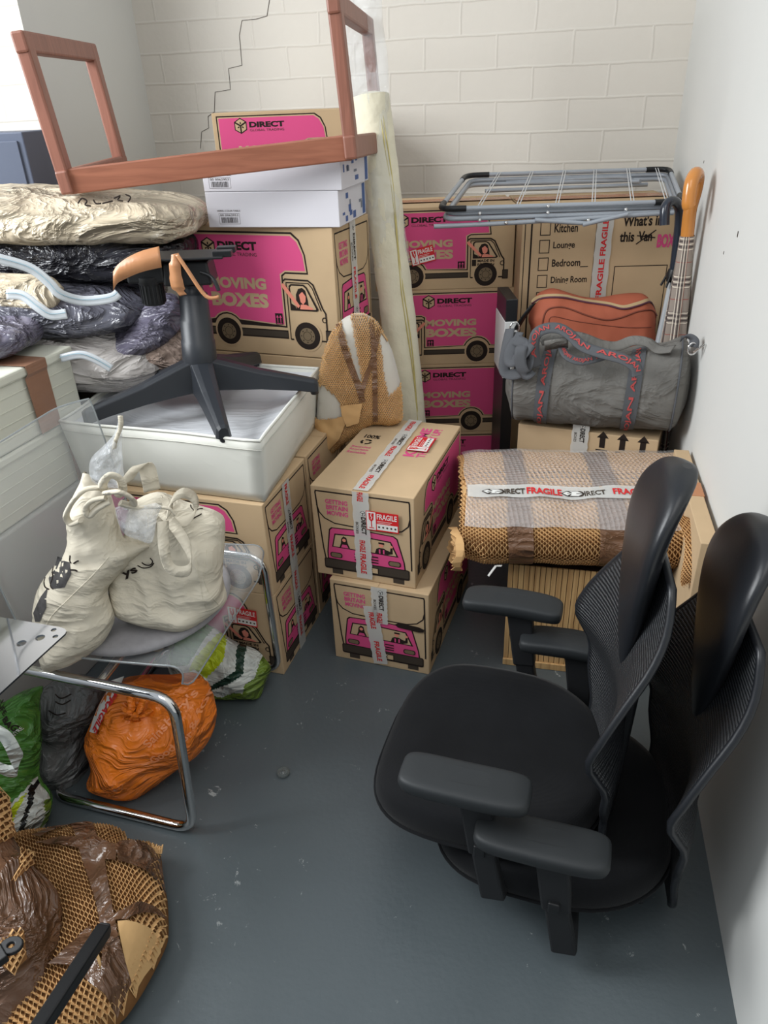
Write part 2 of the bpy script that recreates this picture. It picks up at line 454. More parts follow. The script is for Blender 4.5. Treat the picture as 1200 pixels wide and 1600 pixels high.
def face_art_side(F, mb, W, H, mirror=False, made=True, texty=True, arrows=True, tu=None):
    A = Art(F, mb, W, H, mirror)
    wheelR = .082
    def arch(cu, r): return arc(cu, .815, r, r * W / H, -158, -22, 8)
    def outline(e):
        pts = [(.03 + e, .037 + e * 1.6), (.75 - e * .6, .037 + e * 1.6), (.795 - e, .09 + e), (.825 - e, .2), (.835 - e, .345 - e * 1.5),
               (.69, .345 - e * 1.5), (.672 - e, .365 - e), (.672 - e, .40), (.672 - e, .768 - e * 1.5)]
        ar = list(reversed(arch(.27, .098 + e)))
        ar = [p for p in ar if p[1] < .768 - e * 1.5]
        return pts + ar + [(.03 + e, .768 - e * 1.5)]
    A.poly(outline(0), INK, 1); A.poly(outline(.009), CARD, 2); A.poly(outline(.017), PINK, 3)
    # chassis and wheels
    A.rect(.03, .79, .675, .86, INK, 1); A.rect(.035, .80, .67, .848, INKS, 2)
    A.line([(.672, .40), (.685, .385), (.83, .39), (.86, .42), (.91, .60), (.928, .64), (.93, .78)], .005, INK, 4)
    A.line([(.69, .86), (.69, .41), (.83, .41), (.855, .45), (.90, .62)], .003, INK, 4)
    A.line([(.69, .86), (.96, .86)], .005, INK, 3)
    A.rect(.92, .77, .962, .885, INK, 4); A.rect(.926, .78, .956, .875, INKS, 5)
    A.circ(.918, .69, .014, INK, 4, ring=.003)
    for cu in (.27, .80):
        A.circ(cu, .825, wheelR + .012, CARD, 4, 24); A.circ(cu, .825, wheelR, INK, 5, 28); A.circ(cu, .825, wheelR * .60, HUB, 6, 24)
        A.circ(cu, .825, wheelR * .32, INK, 7, 16, ring=.0015)
        for k in range(8):
            a = k * pi / 4; A.circ(cu + wheelR * .46 * cos(a), .825 + wheelR * .46 * sin(a) * W / H, wheelR * .05, INK, 7, 6)
    # cab window and waving woman
    A.poly([(.705, .625), (.705, .435), (.72, .42), (.80, .42), (.82, .44), (.885, .61), (.875, .625)], INK, 5)
    A.poly([(.715, .612), (.715, .445), (.724, .433), (.797, .433), (.813, .45), (.87, .605), (.865, .612)], CARD, 6)
    A.poly([(.745, .612), (.748, .50), (.765, .455), (.79, .445), (.81, .465), (.822, .54), (.825, .60), (.80, .612)], INK, 7)
    A.poly([(.715, .612), (.715, .57), (.74, .59), (.745, .612)], INK, 7)
    A.poly([(.768, .50), (.79, .475), (.81, .51), (.807, .55), (.79, .575), (.775, .555)], SKIN, 8)
    A.poly([(.768, .612), (.775, .575), (.81, .575), (.85, .60), (.853, .612)], SKIN, 8)
    A.poly([(.66, .425), (.672, .415), (.69, .44), (.77, .585), (.757, .605), (.668, .455)], SKIN, 9)
    if made:
        A.text('MADE IN', .74, .64, .86, .672, INK, 5, bold=.03); A.text('BRITAIN', .74, .685, .86, .717, INK, 5, bold=.03)
        A.rect(.70, .64, .73, .717, INK, 5)
    if arrows:
        A.rect(.598, .655, .648, .745, INK, 4)
        for q in (.613, .633):
            A.line([(q, .73), (q, .685)], .0022, PINK, 5); A.poly([(q - .009, .69), (q, .668), (q + .009, .69)], PINK, 5)
        A.line([(.605, .737), (.641, .737)], .0018, PINK, 5)
    B = Art(F, mb, W, H)
    d = 0 if not mirror else (.10 if tu is None else tu)
    if texty:
        logo(B, .205 + d, .155, .052, l=5)
        B.text('DIRECT', .268 + d, .112, .525 + d, .178, INK, 5, bold=.05)
        B.text('GLOBAL TRADING', .27 + d, .195, .52 + d, .222, INKS, 5)
        B.text('MOVING', .175 + d, .385, .56 + d, .475, CARD, 5, bold=.05)
        B.text('BOXES', .18 + d, .505, .565 + d, .62, CARD, 5, bold=.055)

def face_art_top(F, mb, W, H):
    A = Art(F, mb, W, H)
    A.text('KEEP ME', .63, .10, .74, .52, PINK, rot=-90, bold=.04)
    A.text('THIS WAY UP!', .76, .10, .85, .52, PINK, rot=-90, bold=.03)
    A.text('100%', .10, .28, .27, .33, INK, bold=.03)
    for a in (0, 120, 240):
        p = arc(.165, .385, .05, .05 * W / H, a, a + 80, 4); A.line(p, .008, INK)
        q = p[-1]; A.circ(q[0], q[1], .02, INK, 1, 3)
    for i, t in enumerate(('Recycled', 'Recyclable', 'Reusable')):
        A.text(t, .06, .45 + i * .038, .26, .48 + i * .038, PINK, bold=.01)
    A.line([(.42, 0), (.42, 1)], .0012, INKS)

def face_art_room(F, mb, W, H):
    A = Art(F, mb, W, H)
    A.line([(.06, .03), (.06, .93), (.97, .93), (.97, .03)], .006, INK, 1, closed=True)
    A.line([(.02, .02), (.02, .97)], .003, INK, 1)
    rows = ('Kitchen', 'Lounge', 'Bedroom__', 'Dining Room', 'Bathroom', 'Garage', 'Loft', 'Other')
    wd = (.145, .135, .23, .23, .18, .13, .07, .1)
    for i, t in enumerate(rows):
        v = .085 + i * .105
        A.line([(.115, v), (.175, v), (.175, v + .075), (.115, v + .075)], .003, INK, 1, closed=True)
        A.text(t, .20, v + .01, .20 + wd[i], v + .062, INK, bold=.02)
    A.text("What's in", .62, .06, .86, .125, INK, bold=.03)
    A.text('this', .61, .155, .70, .215, INK, bold=.03); A.text('Van', .725, .155, .81, .215, INK, bold=.03)
    A.line([(.715, .23), (.83, .15)], .004, INK, 3); A.line([(.715, .18), (.83, .195)], .004, INK, 3)
    A.text('BOX', .845, .175, .955, .255, PINK, bold=.05)
    A.line([(.60, .36), (.93, .36), (.93, .86), (.60, .86)], .003, INK, 1, closed=True)
    A.line([(.46, 0), (.46, 1)], .0015, INKS, 1)

def fragile_sticker(F, W, H, name, parent, mb=None):
    """F maps fractions of the sticker to the surface"""
    mb = MB(); A = Art(F, mb, W, H, lay0=.00035)
    A.rect(0, 0, 1, 1, RED, 1)
    A.rect(.02, .04, .30, .96, WHITEP, 2)
    A.poly([(.08, .1), (.25, .1), (.23, .42), (.18, .52), (.145, .52), (.09, .42)], RED, 3); A.line([(.165, .5), (.165, .82)], .003, RED, 3)
    A.line([(.09, .86), (.24, .86)], .003, RED, 3); A.line([(.17, .1), (.15, .25), (.185, .3), (.16, .42)], .0022, WHITEP, 4)
    A.text('FRAGILE', .34, .10, .95, .38, WHITEP, 2, bold=.02)
    A.line([(.34, .48), (.8, .48)], .0012, WHITEP, 2); A.line([(.34, .56), (.75, .56)], .0012, WHITEP, 2)
    A.rect(.33, .62, .97, .93, WHITEP, 2)
    for k in range(5): A.circ(.40 + k * .125, .775, .035, INKS, 3, 6)
    return mb.obj(name, parent, local=True)

def tape_strip(F, W, H, items, name, parent, label=None, mt=None, wob=0.0):
    """clear tape with lettering running down its length; items = (kind, v0, v1)"""
    mb = MB(); A = Art(F, mb, W, H, lay0=.00035)
    n = 24; L = []; R = []
    for i in range(n + 1):
        L.append((wob * sin(i * 1.7), i / n)); R.append((1 + wob * sin(i * 2.3), i / n))
    vs = [A.P(u, v, 3) for u, v in L] + [A.P(u, v, 3) for u, v in R]
    mb.add(vs, [(i, i + 1, n + 2 + i, n + 1 + i) for i in range(n)], mt or TAPE)
    for kind, a, b in items:
        if kind == 'F': A.text('FRAGILE', .30, a, .66, b, RED, 5, bold=.03, rot=90)
        else:
            e = a + (b - a) * .12
            logo(A, .6, e, .17, INK, TAPEW, 5)
            A.text('DIRECT', .48, a + (b - a) * .27, .78, b, INK, 5, bold=.04, rot=90)
            A.text('BOXES', .14, a + (b - a) * .5, .30, b, INKS, 5, bold=.01, rot=90)
    return tag(mb.obj(name, parent, local=True), label)

# ================================================================ SETTING
from math import tan as tan_
WA, WB = 0.2335, 0.2597
CR = V((1.2447, 3.3196, 0))                       # back right corner
RD = V((-sin(WA), -cos(WA), 0))                    # along the right wall towards the camera
BD = V((-cos(WB), sin(WB), 0))                     # along the back wall to the left
BN = V((sin(WB), cos(WB), 0))
HT = 3.3

def wall_mat(name, rgb, bricks=True):
    mt = bpy.data.materials.new(name); mt.use_nodes = True
    N = mt.node_tree.nodes; L = mt.node_tree.links; b = N['Principled BSDF']
    b.inputs['Roughness'].default_value = 0.7; b.inputs['Specular IOR Level'].default_value = 0.3
    tc = N.new('ShaderNodeTexCoord')
    nz = N.new('ShaderNodeTexNoise'); nz.inputs['Scale'].default_value = 2.2; nz.inputs['Detail'].default_value = 7
    L.new(tc.outputs['UV'], nz.inputs['Vector'])
    cr = N.new('ShaderNodeMix'); cr.data_type = 'RGBA'
    c = lin(rgb); cr.inputs[6].default_value = tuple(x * 0.94 for x in c[:3]) + (1,); cr.inputs[7].default_value = c
    L.new(nz.outputs['Fac'], cr.inputs[0])
    n2 = N.new('ShaderNodeTexNoise'); n2.inputs['Scale'].default_value = 38; n2.inputs['Detail'].default_value = 6
    L.new(tc.outputs['UV'], n2.inputs['Vector'])
    bp = N.new('ShaderNodeBump'); bp.inputs['Distance'].default_value = 0.004
    if bricks:
        n3 = N.new('ShaderNodeTexNoise'); n3.inputs['Scale'].default_value = 5
        L.new(tc.outputs['UV'], n3.inputs['Vector'])
        ma = N.new('ShaderNodeVectorMath'); ma.operation = 'MULTIPLY_ADD'; ma.inputs[1].default_value = (0.02, 0.012, 0)
        L.new(n3.outputs['Color'], ma.inputs[0]); L.new(tc.outputs['UV'], ma.inputs[2])
        br = N.new('ShaderNodeTexBrick'); br.inputs['Scale'].default_value = 1
        br.inputs['Brick Width'].default_value = 0.30; br.inputs['Row Height'].default_value = 0.118
        br.inputs['Mortar Size'].default_value = 0.007; br.inputs['Mortar Smooth'].default_value = 0.9
        br.inputs['Color1'].default_value = (1, 1, 1, 1); br.inputs['Color2'].default_value = (.8, .8, .8, 1)
        br.inputs['Mortar'].default_value = (0, 0, 0, 1)
        L.new(ma.outputs[0], br.inputs['Vector'])
        mm = N.new('ShaderNodeMath'); mm.operation = 'MULTIPLY_ADD'; mm.inputs[1].default_value = 0.7
        L.new(n2.outputs['Fac'], mm.inputs[0]); L.new(br.outputs['Color'], mm.inputs[2])
        L.new(mm.outputs[0], bp.inputs['Height']); bp.inputs['Strength'].default_value = 0.5
    else:
        L.new(n2.outputs['Fac'], bp.inputs['Height']); bp.inputs['Strength'].default_value = 0.12
    L.new(cr.outputs[2], b.inputs['Base Color'])
    L.new(bp.outputs[0], b.inputs['Normal'])
    return mt
WBRICK = wall_mat('white_painted_brick', (214, 208, 198))
WPLAIN = wall_mat('white_painted_board', (216, 216, 212), False)

def wallplane(name, a, b, mt, z0=0, z1=HT, thick=0.12, off=None, u0=0.0):
    a = V(a); b = V(b); d = (b - a).length; n = V((0, 0, 1)).cross((b - a).normalized())
    if off is not None: n = V(off)
    mb = MB()
    vs = [a + V((0, 0, z0)), b + V((0, 0, z0)), b + V((0, 0, z1)), a + V((0, 0, z1))]
    bk = [v + n * thick for v in vs]
    mb.add(vs, [(0, 1, 2, 3)], mt, False, [(u0, z0), (u0 + d, z0), (u0 + d, z1), (u0, z1)])
    mb.add(vs + bk, [(4, 7, 6, 5), (0, 4, 5, 1), (1, 5, 6, 2), (2, 6, 7, 3), (3, 7, 4, 0)], WPLAIN)
    return tag(mb.obj(name), kind='structure')

LB = V((-1.017, 3.921, 0))
LB = CR + BD * ((LB - CR).dot(BD))
PIL = None
for k in range(400):                                # where the pillar edge stands on the left wall
    q = LB + RD * (k * 0.005)
    dd = V((q.x, q.y, 1.9)) - CAMO
    if 600 + FPX * dd.dot(AR) / dd.dot(AW) < 30:
        PIL = q; break
wallplane('wall_back', CR - BD * 0.0, LB, WBRICK, off=BN)
wallplane('wall_right', CR, CR + RD * 4.2, WPLAIN, off=V((cos(WA), -sin(WA), 0)))
wallplane('wall_left', LB, PIL, WPLAIN, off=V((-cos(WA), sin(WA), 0)))
wallplane('wall_left_pillar', PIL + RD * .012, PIL + RD * .012 + V((-cos(WB), sin(WB), 0)) * 1.3, WBRICK, off=BN, thick=.1, u0=0.13)

# floor: grey paint with scuffs
def floor_mat():
    mt = bpy.data.materials.new('grey_floor_paint'); mt.use_nodes = True
    N = mt.node_tree.nodes; L = mt.node_tree.links; b = N['Principled BSDF']
    tc = N.new('ShaderNodeTexCoord')
    nz = N.new('ShaderNodeTexNoise'); nz.inputs['Scale'].default_value = 3; nz.inputs['Detail'].default_value = 8
    L.new(tc.outputs['Object'], nz.inputs['Vector'])
    c1 = N.new('ShaderNodeMix'); c1.data_type = 'RGBA'
    c1.inputs[6].default_value = lin((76, 84, 88)); c1.inputs[7].default_value = lin((88, 96, 99))
    L.new(nz.outputs['Fac'], c1.inputs[0])
    # chips and scratches
    n2 = N.new('ShaderNodeTexNoise'); n2.inputs['Scale'].default_value = 22; n2.inputs['Detail'].default_value = 9; n2.inputs['Roughness'].default_value = 0.75; n2.inputs['Distortion'].default_value = 0.6
    L.new(tc.outputs['Object'], n2.inputs['Vector'])
    mp = N.new('ShaderNodeMapping'); mp.inputs['Scale'].default_value = (1.3, 1.0, 1)
    L.new(tc.outputs['Object'], mp.inputs['Vector'])
    n3 = N.new('ShaderNodeTexNoise'); n3.inputs['Scale'].default_value = 2.4; n3.inputs['Detail'].default_value = 3
    L.new(mp.outputs[0], n3.inputs['Vector'])
    ad = N.new('ShaderNodeMath'); ad.operation = 'MULTIPLY_ADD'; ad.inputs[1].default_value = 0.35
    L.new(n3.outputs['Fac'], ad.inputs[0]); L.new(n2.outputs['Fac'], ad.inputs[2])
    rp = N.new('ShaderNodeMapRange'); rp.inputs[1].default_value = 0.825; rp.inputs[2].default_value = 0.85
    L.new(ad.outputs[0], rp.inputs[0])
    sm = N.new('ShaderNodeMath'); sm.operation = 'MULTIPLY'; sm.inputs[1].default_value = 0.6
    L.new(rp.outputs[0], sm.inputs[0])
    c2 = N.new('ShaderNodeMix'); c2.data_type = 'RGBA'; c2.inputs[7].default_value = lin((190, 194, 192))
    L.new(sm.outputs[0], c2.inputs[0]); L.new(c1.outputs[2], c2.inputs[6]); L.new(c2.outputs[2], b.inputs['Base Color'])
    rr = N.new('ShaderNodeMapRange'); rr.inputs[3].default_value = 0.22; rr.inputs[4].default_value = 0.46
    L.new(nz.outputs['Fac'], rr.inputs[0]); L.new(rr.outputs[0], b.inputs['Roughness'])
    n4 = N.new('ShaderNodeTexNoise'); n4.inputs['Scale'].default_value = 70; n4.inputs['Detail'].default_value = 4
    L.new(tc.outputs['Object'], n4.inputs['Vector'])
    bp = N.new('ShaderNodeBump'); bp.inputs['Strength'].default_value = 0.22; bp.inputs['Distance'].default_value = 0.004
    L.new(n4.outputs['Fac'], bp.inputs['Height']); L.new(bp.outputs[0], b.inputs['Normal'])
    b.inputs['Specular IOR Level'].default_value = 0.55
    return mt
fm = floor_mat()
mb = MB(); mb.box((-0.2, 1.8, -0.05), (5.2, 5.6, 0.1), fm)
tag(mb.obj('floor'), kind='structure')

# stepped crack in the painted brickwork
mb = MB(); pts = [(421, 0), (417, 25), (400, 30), (378, 32), (374, 55), (375, 66), (378, 102), (357, 107), (360, 140), (336, 144), (335, 175), (325, 182), (326, 200), (315, 206), (313, 232)]
P = [on_plane(x, y, CR - BN * 0.0015, BN) for x, y in pts]
mb.tube([P[0] + (P[0] - P[1])] + P, 0.0012, INKS, seg=4)
wb_ = bpy.data.objects['wall_back']
mb.obj('wall_crack', wb_)
mb = MB()
for x, y, r in ((1153, 366, 3.5), (1131, 395, 2), (1100, 253, 2)):
    q = on_plane(x, y, CR, V((cos(WA), -sin(WA), 0)))
    mb.box(q, (.002, .004 * r / 2, .004 * r), INKS, R=Matrix.Rotation(-WA, 3, 'Z'))
mb.obj('scuff_mark', bpy.data.objects['wall_right'])

# ================================================================ CARTONS
def FM(face, w, d, h):
    return {
        'front': lambda u, v, l: V((u * w, -l, (1 - v) * h)),
        'right': lambda u, v, l: V((w + l, u * d, (1 - v) * h)),
        'back': lambda u, v, l: V(((1 - u) * w, d + l, (1 - v) * h)),
        'left': lambda u, v, l: V((-l, (1 - u) * d, (1 - v) * h)),
        'top': lambda u, v, l: V((u * w, (1 - v) * d, h + l))}[face]
def FDIM(face, w, d, h):
    return {'front': (w, h), 'back': (w, h), 'right': (d, h), 'left': (d, h), 'top': (w, d)}[face]
def sub_F(F, u0, v0, u1, v1, ang=0.0, W=1, H=1):
    cu, cv = (u0 + u1) / 2, (v0 + v1) / 2; ca, sa = cos(ang), sin(ang)
    def G(u, v, l):
        x = (u - .5) * (u1 - u0) * W; y = (v - .5) * (v1 - v0) * H
        return F(cu + (x * ca - y * sa) / W, cv + (x * sa + y * ca) / H, l)
    return G

def carton(name, label, loc, rz, w, d, h, faces, group=None, edges=True):
    t = thing(name, label, 'box', loc, rz, group)
    mb = MB(); mb.box((w / 2, d / 2, h / 2), (w, d, h), CARD)
    mb.obj('carton_body', t, bevel=0.0025, local=True)
    ar = MB()
    for f, kind in faces.items():
        F = FM(f, w, d, h); W, H = FDIM(f, w, d, h)
        if kind == 'end': face_art_end(F, ar, W, H)
        elif kind == 'side': face_art_side(F, ar, W, H)
        elif kind == 'sidenomade': face_art_side(F, ar, W, H, made=False)
        elif kind == 'sideM': face_art_side(F, ar, W, H, mirror=True, made=False, tu=.16)
        elif kind == 'top': face_art_top(F, ar, W, H)
        elif kind == 'room': face_art_room(F, ar, W, H)
    A = Art(FM('top', w, d, h), ar, w, d)
    if 'top' not in faces:
        if d >= w: A.line([(.5, 0), (.5, 1)], .0012, CARDIN)
        else: A.line([(0, .5), (1, .5)], .0012, CARDIN)
    ar.obj('printed_artwork', t, local=True)
    return t
def tape_on(t, face, dims, u0, u1, v0, v1, items, wob=0.03, ang=0.0, name='packing_tape', mt=None):
    w, d, h = dims; F = FM(face, w, d, h); W, H = FDIM(face, w, d, h)
    GT = sub_F(F, u0, v0, u1, v1, ang, W, H)
    return tape_strip(lambda a, b, l: GT(a, b, l + .0034), (u1 - u0) * W, (v1 - v0) * H, items, name, t, wob=wob, mt=mt)
def sticker_on(t, face, dims, u, v, ang=0.0, s=1.0, lab='red and white fragile sticker'):
    w, d, h = dims; F = FM(face, w, d, h); W, H = FDIM(face, w, d, h)
    sw, sh = .096 * s, .062 * s
    G0 = sub_F(F, u - sw / W / 2, v - sh / H / 2, u + sw / W / 2, v + sh / H / 2, ang, W, H)
    G = lambda a, b, l: G0(a, b, l + .0062)
    return tag(fragile_sticker(G, sw, sh, 'fragile_sticker', t), lab)

SB = (.3095, .5286, .2991)
GRP = 'printed moving boxes'
D = ('D',); 
# front pair
b1 = carton('moving_box', 'pink printed moving box with fragile stickers, on another box mid-room',
            (-.2073, 1.8675, .3003), -.3505, *SB, {'front': 'end', 'right': 'sideM', 'top': 'top'}, GRP)
tape_on(b1, 'front', SB, .415, .575, 0, .965, [('F', .0, .10), ('D', .20, .47), ('F', .54, .68), ('F', .70, .94)])
tape_on(b1, 'top', SB, .42, .57, 0, 1, [('F', .03, .18), ('D', .23, .40), ('F', .42, .56), ('D', .60, .78), ('F', .82, .98)])
sticker_on(b1, 'front', SB, .70, .285); sticker_on(b1, 'top', SB, .74, .36, -1.571, 1.1)
b2 = carton('moving_box', 'pink printed cardboard moving box with a black marker blot, on the floor under another box',
            (-.1718, 1.8342, .0), -.3449, *SB, {'front': 'end', 'right': 'sideM'}, GRP)
tape_on(b2, 'front', SB, .43, .59, 0, .44, [('D', .06, .62), ('F', .70, .98)])
tape_on(b2, 'front', SB, .38, .53, .24, .97, [('F', .1, .38), ('F', .60, .95)], ang=-.12)
mb = MB(); A = Art(FM('front', *SB), mb, SB[0], SB[2])
A.poly([(.66, .42), (.70, .39), (.80, .395), (.90, .40), (.955, .42), (.95, .455), (.90, .465), (.78, .455), (.69, .45)], INK, 9)
tag(mb.obj('marker_blot', b2, local=True), 'solid black marker blot')
# left pair under the fabric bin
LSX, LSY, LSA = -.329, 1.756, -.30
def front_right_origin(x, y, a, w): return (x - w * cos(a), y - w * sin(a))
o = front_right_origin(LSX, LSY, LSA, SB[1])
for i, (z, lab) in enumerate(((0, 'pink printed moving box on the floor behind the clear chair, with a fragile sticker'),
                              (.30, 'pink printed moving box directly under the white fabric bin'))):
    # rotated a quarter turn so that the long printed side faces the room
    D0 = SB
    t = carton('moving_box', lab, (o[0], o[1] + 0, z), LSA, SB[1], SB[0], SB[2], {'front': 'side', 'right': 'end'}, GRP)
    DD = (SB[1], SB[0], SB[2])
    tape_on(t, 'right', DD, .40, .56, 0, 1, [('F', .03, .25), ('D', .3, .55), ('F', .6, .85)])
    if i == 0: sticker_on(t, 'front', DD, .79, .30, .05)
# row of the same boxes behind the pair keeps the bin level
t = carton('moving_box', 'pink printed moving box at floor level below the back half of the white fabric bin', (o[0] + .32 * sin(.30), o[1] + .32 * cos(.30), 0), LSA, SB[1], SB[0], SB[2], {'right': 'end'}, GRP)
t = carton('moving_box', 'pink printed moving box supporting the back half of the white fabric bin', (o[0] + .32 * sin(.30), o[1] + .32 * cos(.30), .30), LSA, SB[1], SB[0], SB[2], {'right': 'end'}, GRP)
# large boxes
XL = (.557, .3095, .411)
def xl(z, lab, x=-.1247, y=2.3726, a=-.3627, faces=None, dims=XL):
    oo = front_right_origin(x, y, a, dims[0])
    return carton('large_moving_box', lab, (oo[0], oo[1], z), a, *dims, faces or {'front': 'sidenomade', 'right': 'end'}, 'large printed moving boxes')
xlt = xl(.803, 'large bright pink printed moving box standing behind the white fabric bin, topmost of its stack')
tape_on(xlt, 'right', XL, .42, .58, 0, 1, [('D', .02, .3), ('F', .35, .6), ('D', .65, .95)])
LK = 'plain lower box of the stack holding the large pink printed moving box'
for z in (.4, 0.0):
    oo = front_right_origin(-.1247, 2.3726, -.3627, XL[0])
    carton('storage_carton', LK, (oo[0], oo[1], z), -.3627, XL[0], XL[1], .4 if z else .398, {}, 'cartons under the large box')
# box behind the white cartons
q = at(545, 170, y=3.2); oo = front_right_origin(-.074, 3.2, -.03, .5286)
bb = carton('moving_box', 'pink printed moving box at the back, showing only its top above the white cartons', (oo[0], oo[1], 1.2265), -.03, SB[1], SB[0], SB[2], {'front': 'side'}, GRP)
for z in (0, .409, .818):
    carton('storage_carton', 'plain carton in the stack behind the white cartons', (oo[0], oo[1], z), -.03, SB[1], SB[0], .4075, {}, 'cartons in the rear left stack')
# back stack of four
sx, sy, sa = .530, 2.9003, -.03
oo = front_right_origin(sx, sy, sa, .5286)
labs = ('pink printed moving box at the bottom of the back stack, on the floor',
        'pink printed moving box, second from the floor in the back stack',
        'pink printed moving box, third from the floor in the back stack',
        'pink printed moving box topmost in the back stack, with a fragile sticker across its lettering')
for i, lab in enumerate(labs):
    dx = (0.0, -.005, .012, 0)[i]
    t = carton('moving_box', lab, (oo[0] + dx, oo[1], i * .2995), sa, SB[1], SB[0], SB[2], {'front': 'side' if i == 3 else 'sideM'}, GRP)
    if i == 3:
        sticker_on(t, 'front', (SB[1], SB[0], SB[2]), .345, .565, -.22, .95)
        tape_on(t, 'top', (SB[1], SB[0], SB[2]), 0, 1, .35, .62, [], name='packing_tape', mt=BTAPE2, wob=0)
# room checklist box
RX = (.57, .40, .58)
ra = -.04
oo = (.530, 2.765)
bx = carton('moving_box', 'brown box printed with a checklist of rooms, under the drying rack', (oo[0], oo[1], .62), ra, *RX, {'front': 'room'}, GRP)
tape_on(bx, 'front', RX, .46, .56, 0, .97, [('D', .0, .10), ('F', .42, .68), ('F', .70, .92)], ang=pi)
tape_on(bx, 'top', RX, 0, 1, .3, .55, [], name='packing_tape', mt=BTAPE2, wob=0)
carton('storage_carton', 'plain brown carton on the floor beneath the room checklist box', (oo[0], oo[1], 0), ra, RX[0], RX[1], .618, {})
# carton with arrows under the duffel
def arrowbox():
    c = at(810, 662, z=.577); c2 = at(1040, 690, z=.577); w = (c2 - c).length; a = atan2(c2.y - c.y, c2.x - c.x)
    w -= .02
    t = carton('carton_with_arrows', 'low brown carton printed with upward arrows, under the grey holdall', (c.x, c.y, 0), a, w, .26, .577, {})
    mb = MB(); A = Art(FM('front', w, .26, .6), mb, w, .6)
    for u in (.62, .76, .90):
        A.rect(u - .02, .055, u + .02, .12, INK); A.poly([(u - .042, .062), (u, .022), (u + .042, .062)], INK)
        A.rect(u - .042, .13, u + .042, .137, INK)
    B = Art(FM('top', w, .26, .6), mb, w, .26)
    for u in (.18, .23, .28):
        B.line([(u - .025, .90), (u, .86), (u + .025, .90), (u, .94), (u - .025, .90)], .004, INK)
    mb.obj('printed_arrows', t, local=True)
    tape_on(t, 'front', (w, .26, .6), .40, .52, 0, .5, [('D', -.02, .2)])
    tape_on(t, 'top', (w, .26, .6), .40, .52, .3, 1, [('D', .5, .9)])
arrowbox()
# white cartons on top of the large box
WC = mat('white_carton', (214, 212, 218), 0.6, spec=0.3, vary=(5, .02))
BLU = mat('blue_print', (70, 96, 150), 0.6)
GRYP = mat('grey_print', (120, 126, 140), 0.6)
for i, (lab, z) in enumerate((('white carton with a barcode label, lower one of the pair on the large pink box', 1.2155),
                              ('white carton with a barcode label, upper one of the pair under the wooden frame', 1.3185))):
    c = at(326, 356, z=1.216); c2 = at(531, 356, z=1.216); w = (c2 - c).length * (1.0 if i == 0 else 1.03); h = .102 if i == 0 else .098
    a = atan2(c2.y - c.y, c2.x - c.x)
    t = thing('white_carton', lab, 'box', (c.x - .0 * i, c.y + .012, z), a, 'white cartons')
    mb = MB(); mb.box((w / 2, .155, h / 2), (w, .31, h), WC); mb.obj('carton_body', t, bevel=.002, local=True)
    mb = MB(); A = Art(FM('front', w, .31, h), mb, w, h)
    u0 = .045 if i else .09
    A.line([(u0, .60), (u0 + .16, .60), (u0 + .16, .9), (u0, .9)], .0008, INKS, closed=True)
    A.text('00 0062953', u0 + .01, .62, u0 + .15, .68, INKS)
    random.seed(3 + i)
    x = u0 + .015
    while x < u0 + .145:
        ww = random.choice((.002, .004, .003)); A.rect(x, .71, x + ww, .87, INK); x += ww + random.choice((.002, .004))
    A.text('HEREL-COUR-TABLE', u0 - .01, .50, u0 + .17, .55, INKS)
    B = Art(FM('right', w, .31, h), mb, .31, h)
    for k in range(9):
        a0 = random.uniform(.05, .8); b0 = random.uniform(.05, .8)
        B.rect(a0, b0, a0 + random.uniform(.04, .14), b0 + random.uniform(.05, .22), random.choice((GRYP, BLU, GRYP)))
    B.rect(.86, .05, .97, .95, BLU)
    mb.obj('printed_label', t, local=True)
# flat carton wedged against the right wall
a_ = at(1082, 702, z=.60); e_ = at(1110, 850, z=.60)
t = thing('flat_carton', 'narrow flat brown carton standing on edge beside the right wall', 'box', (a_.x, a_.y, 0))
wx = lambda y: 1.2447 - tan_(WA) * (3.3196 - y) - .032
p0 = V((min(a_.x, wx(a_.y)), a_.y, .3)); p1 = V((min(e_.x, wx(e_.y)), e_.y, .3)); d = (p1 - p0).normalized()
mb = MB(); mb.bar(p0, p1, .042, .6, CARD); mb.obj('carton_body', t, bevel=.002)
mb = MB(); mb.bar(p0 + d * .22, p0 + d * .30, .045, .603, BTAPE2); mb.obj('packing_tape', t)

# ================================================================ WHITE FABRIC BIN
FAB = mat('white_nonwoven_fabric', (222, 222, 214), 0.8, spec=0.2, bump=('film', 1.6, 0.10, 0.02), vary=(3, .02))
FABL = mat('grey_white_liner', (206, 208, 212), 0.75, spec=0.2, bump=('film', 2.2, 0.35, 0.03))
t = thing('fabric_storage_bin', 'white fabric storage bin holding the black chair base', 'storage bin', (-.5, 2.0, .6))
tp = [V((-.894, 1.938, .79)), V((-.314, 1.748, .79)), V((-.195, 2.33, .79)), V((-.80, 2.50, .79))]
bt = [V((-.877, 1.955, .603)), V((-.325, 1.772, .603)), V((-.215, 2.32, .603)), V((-.79, 2.49, .603))]
def loop(pts, z=None, n=14, inset=0.0, bow=0.0):
    out = []
    c = sum(pts, V()) / 4
    for i in range(4):
        a, b = pts[i], pts[(i + 1) % 4]
        for k in range(n):
            q = a.lerp(b, k / n); e = bow * sin(pi * k / n)
            dirn = (c - q); dirn.z = 0; dirn.normalize()
            q = q + dirn * (inset - e)
            if z is not None: q.z = z
            out.append(q)
    return out
mb = MB()
rg = []
for k in range(8):
    f = k / 7
    L0 = loop([bt[i].lerp(tp[i], f) for i in range(4)], bow=.008 * sin(pi * f) )
    for j, p in enumerate(L0):
        p += V((ns(p, 6, 1), ns(p, 6, 2), 0)) * .004
        if k == 7: p.z += .006 * ns(p, 5, 4)
    rg.append(L0)
mb.rings(rg, FAB, caps=False)
mb.obj('fabric_wall', t, solid=.004)
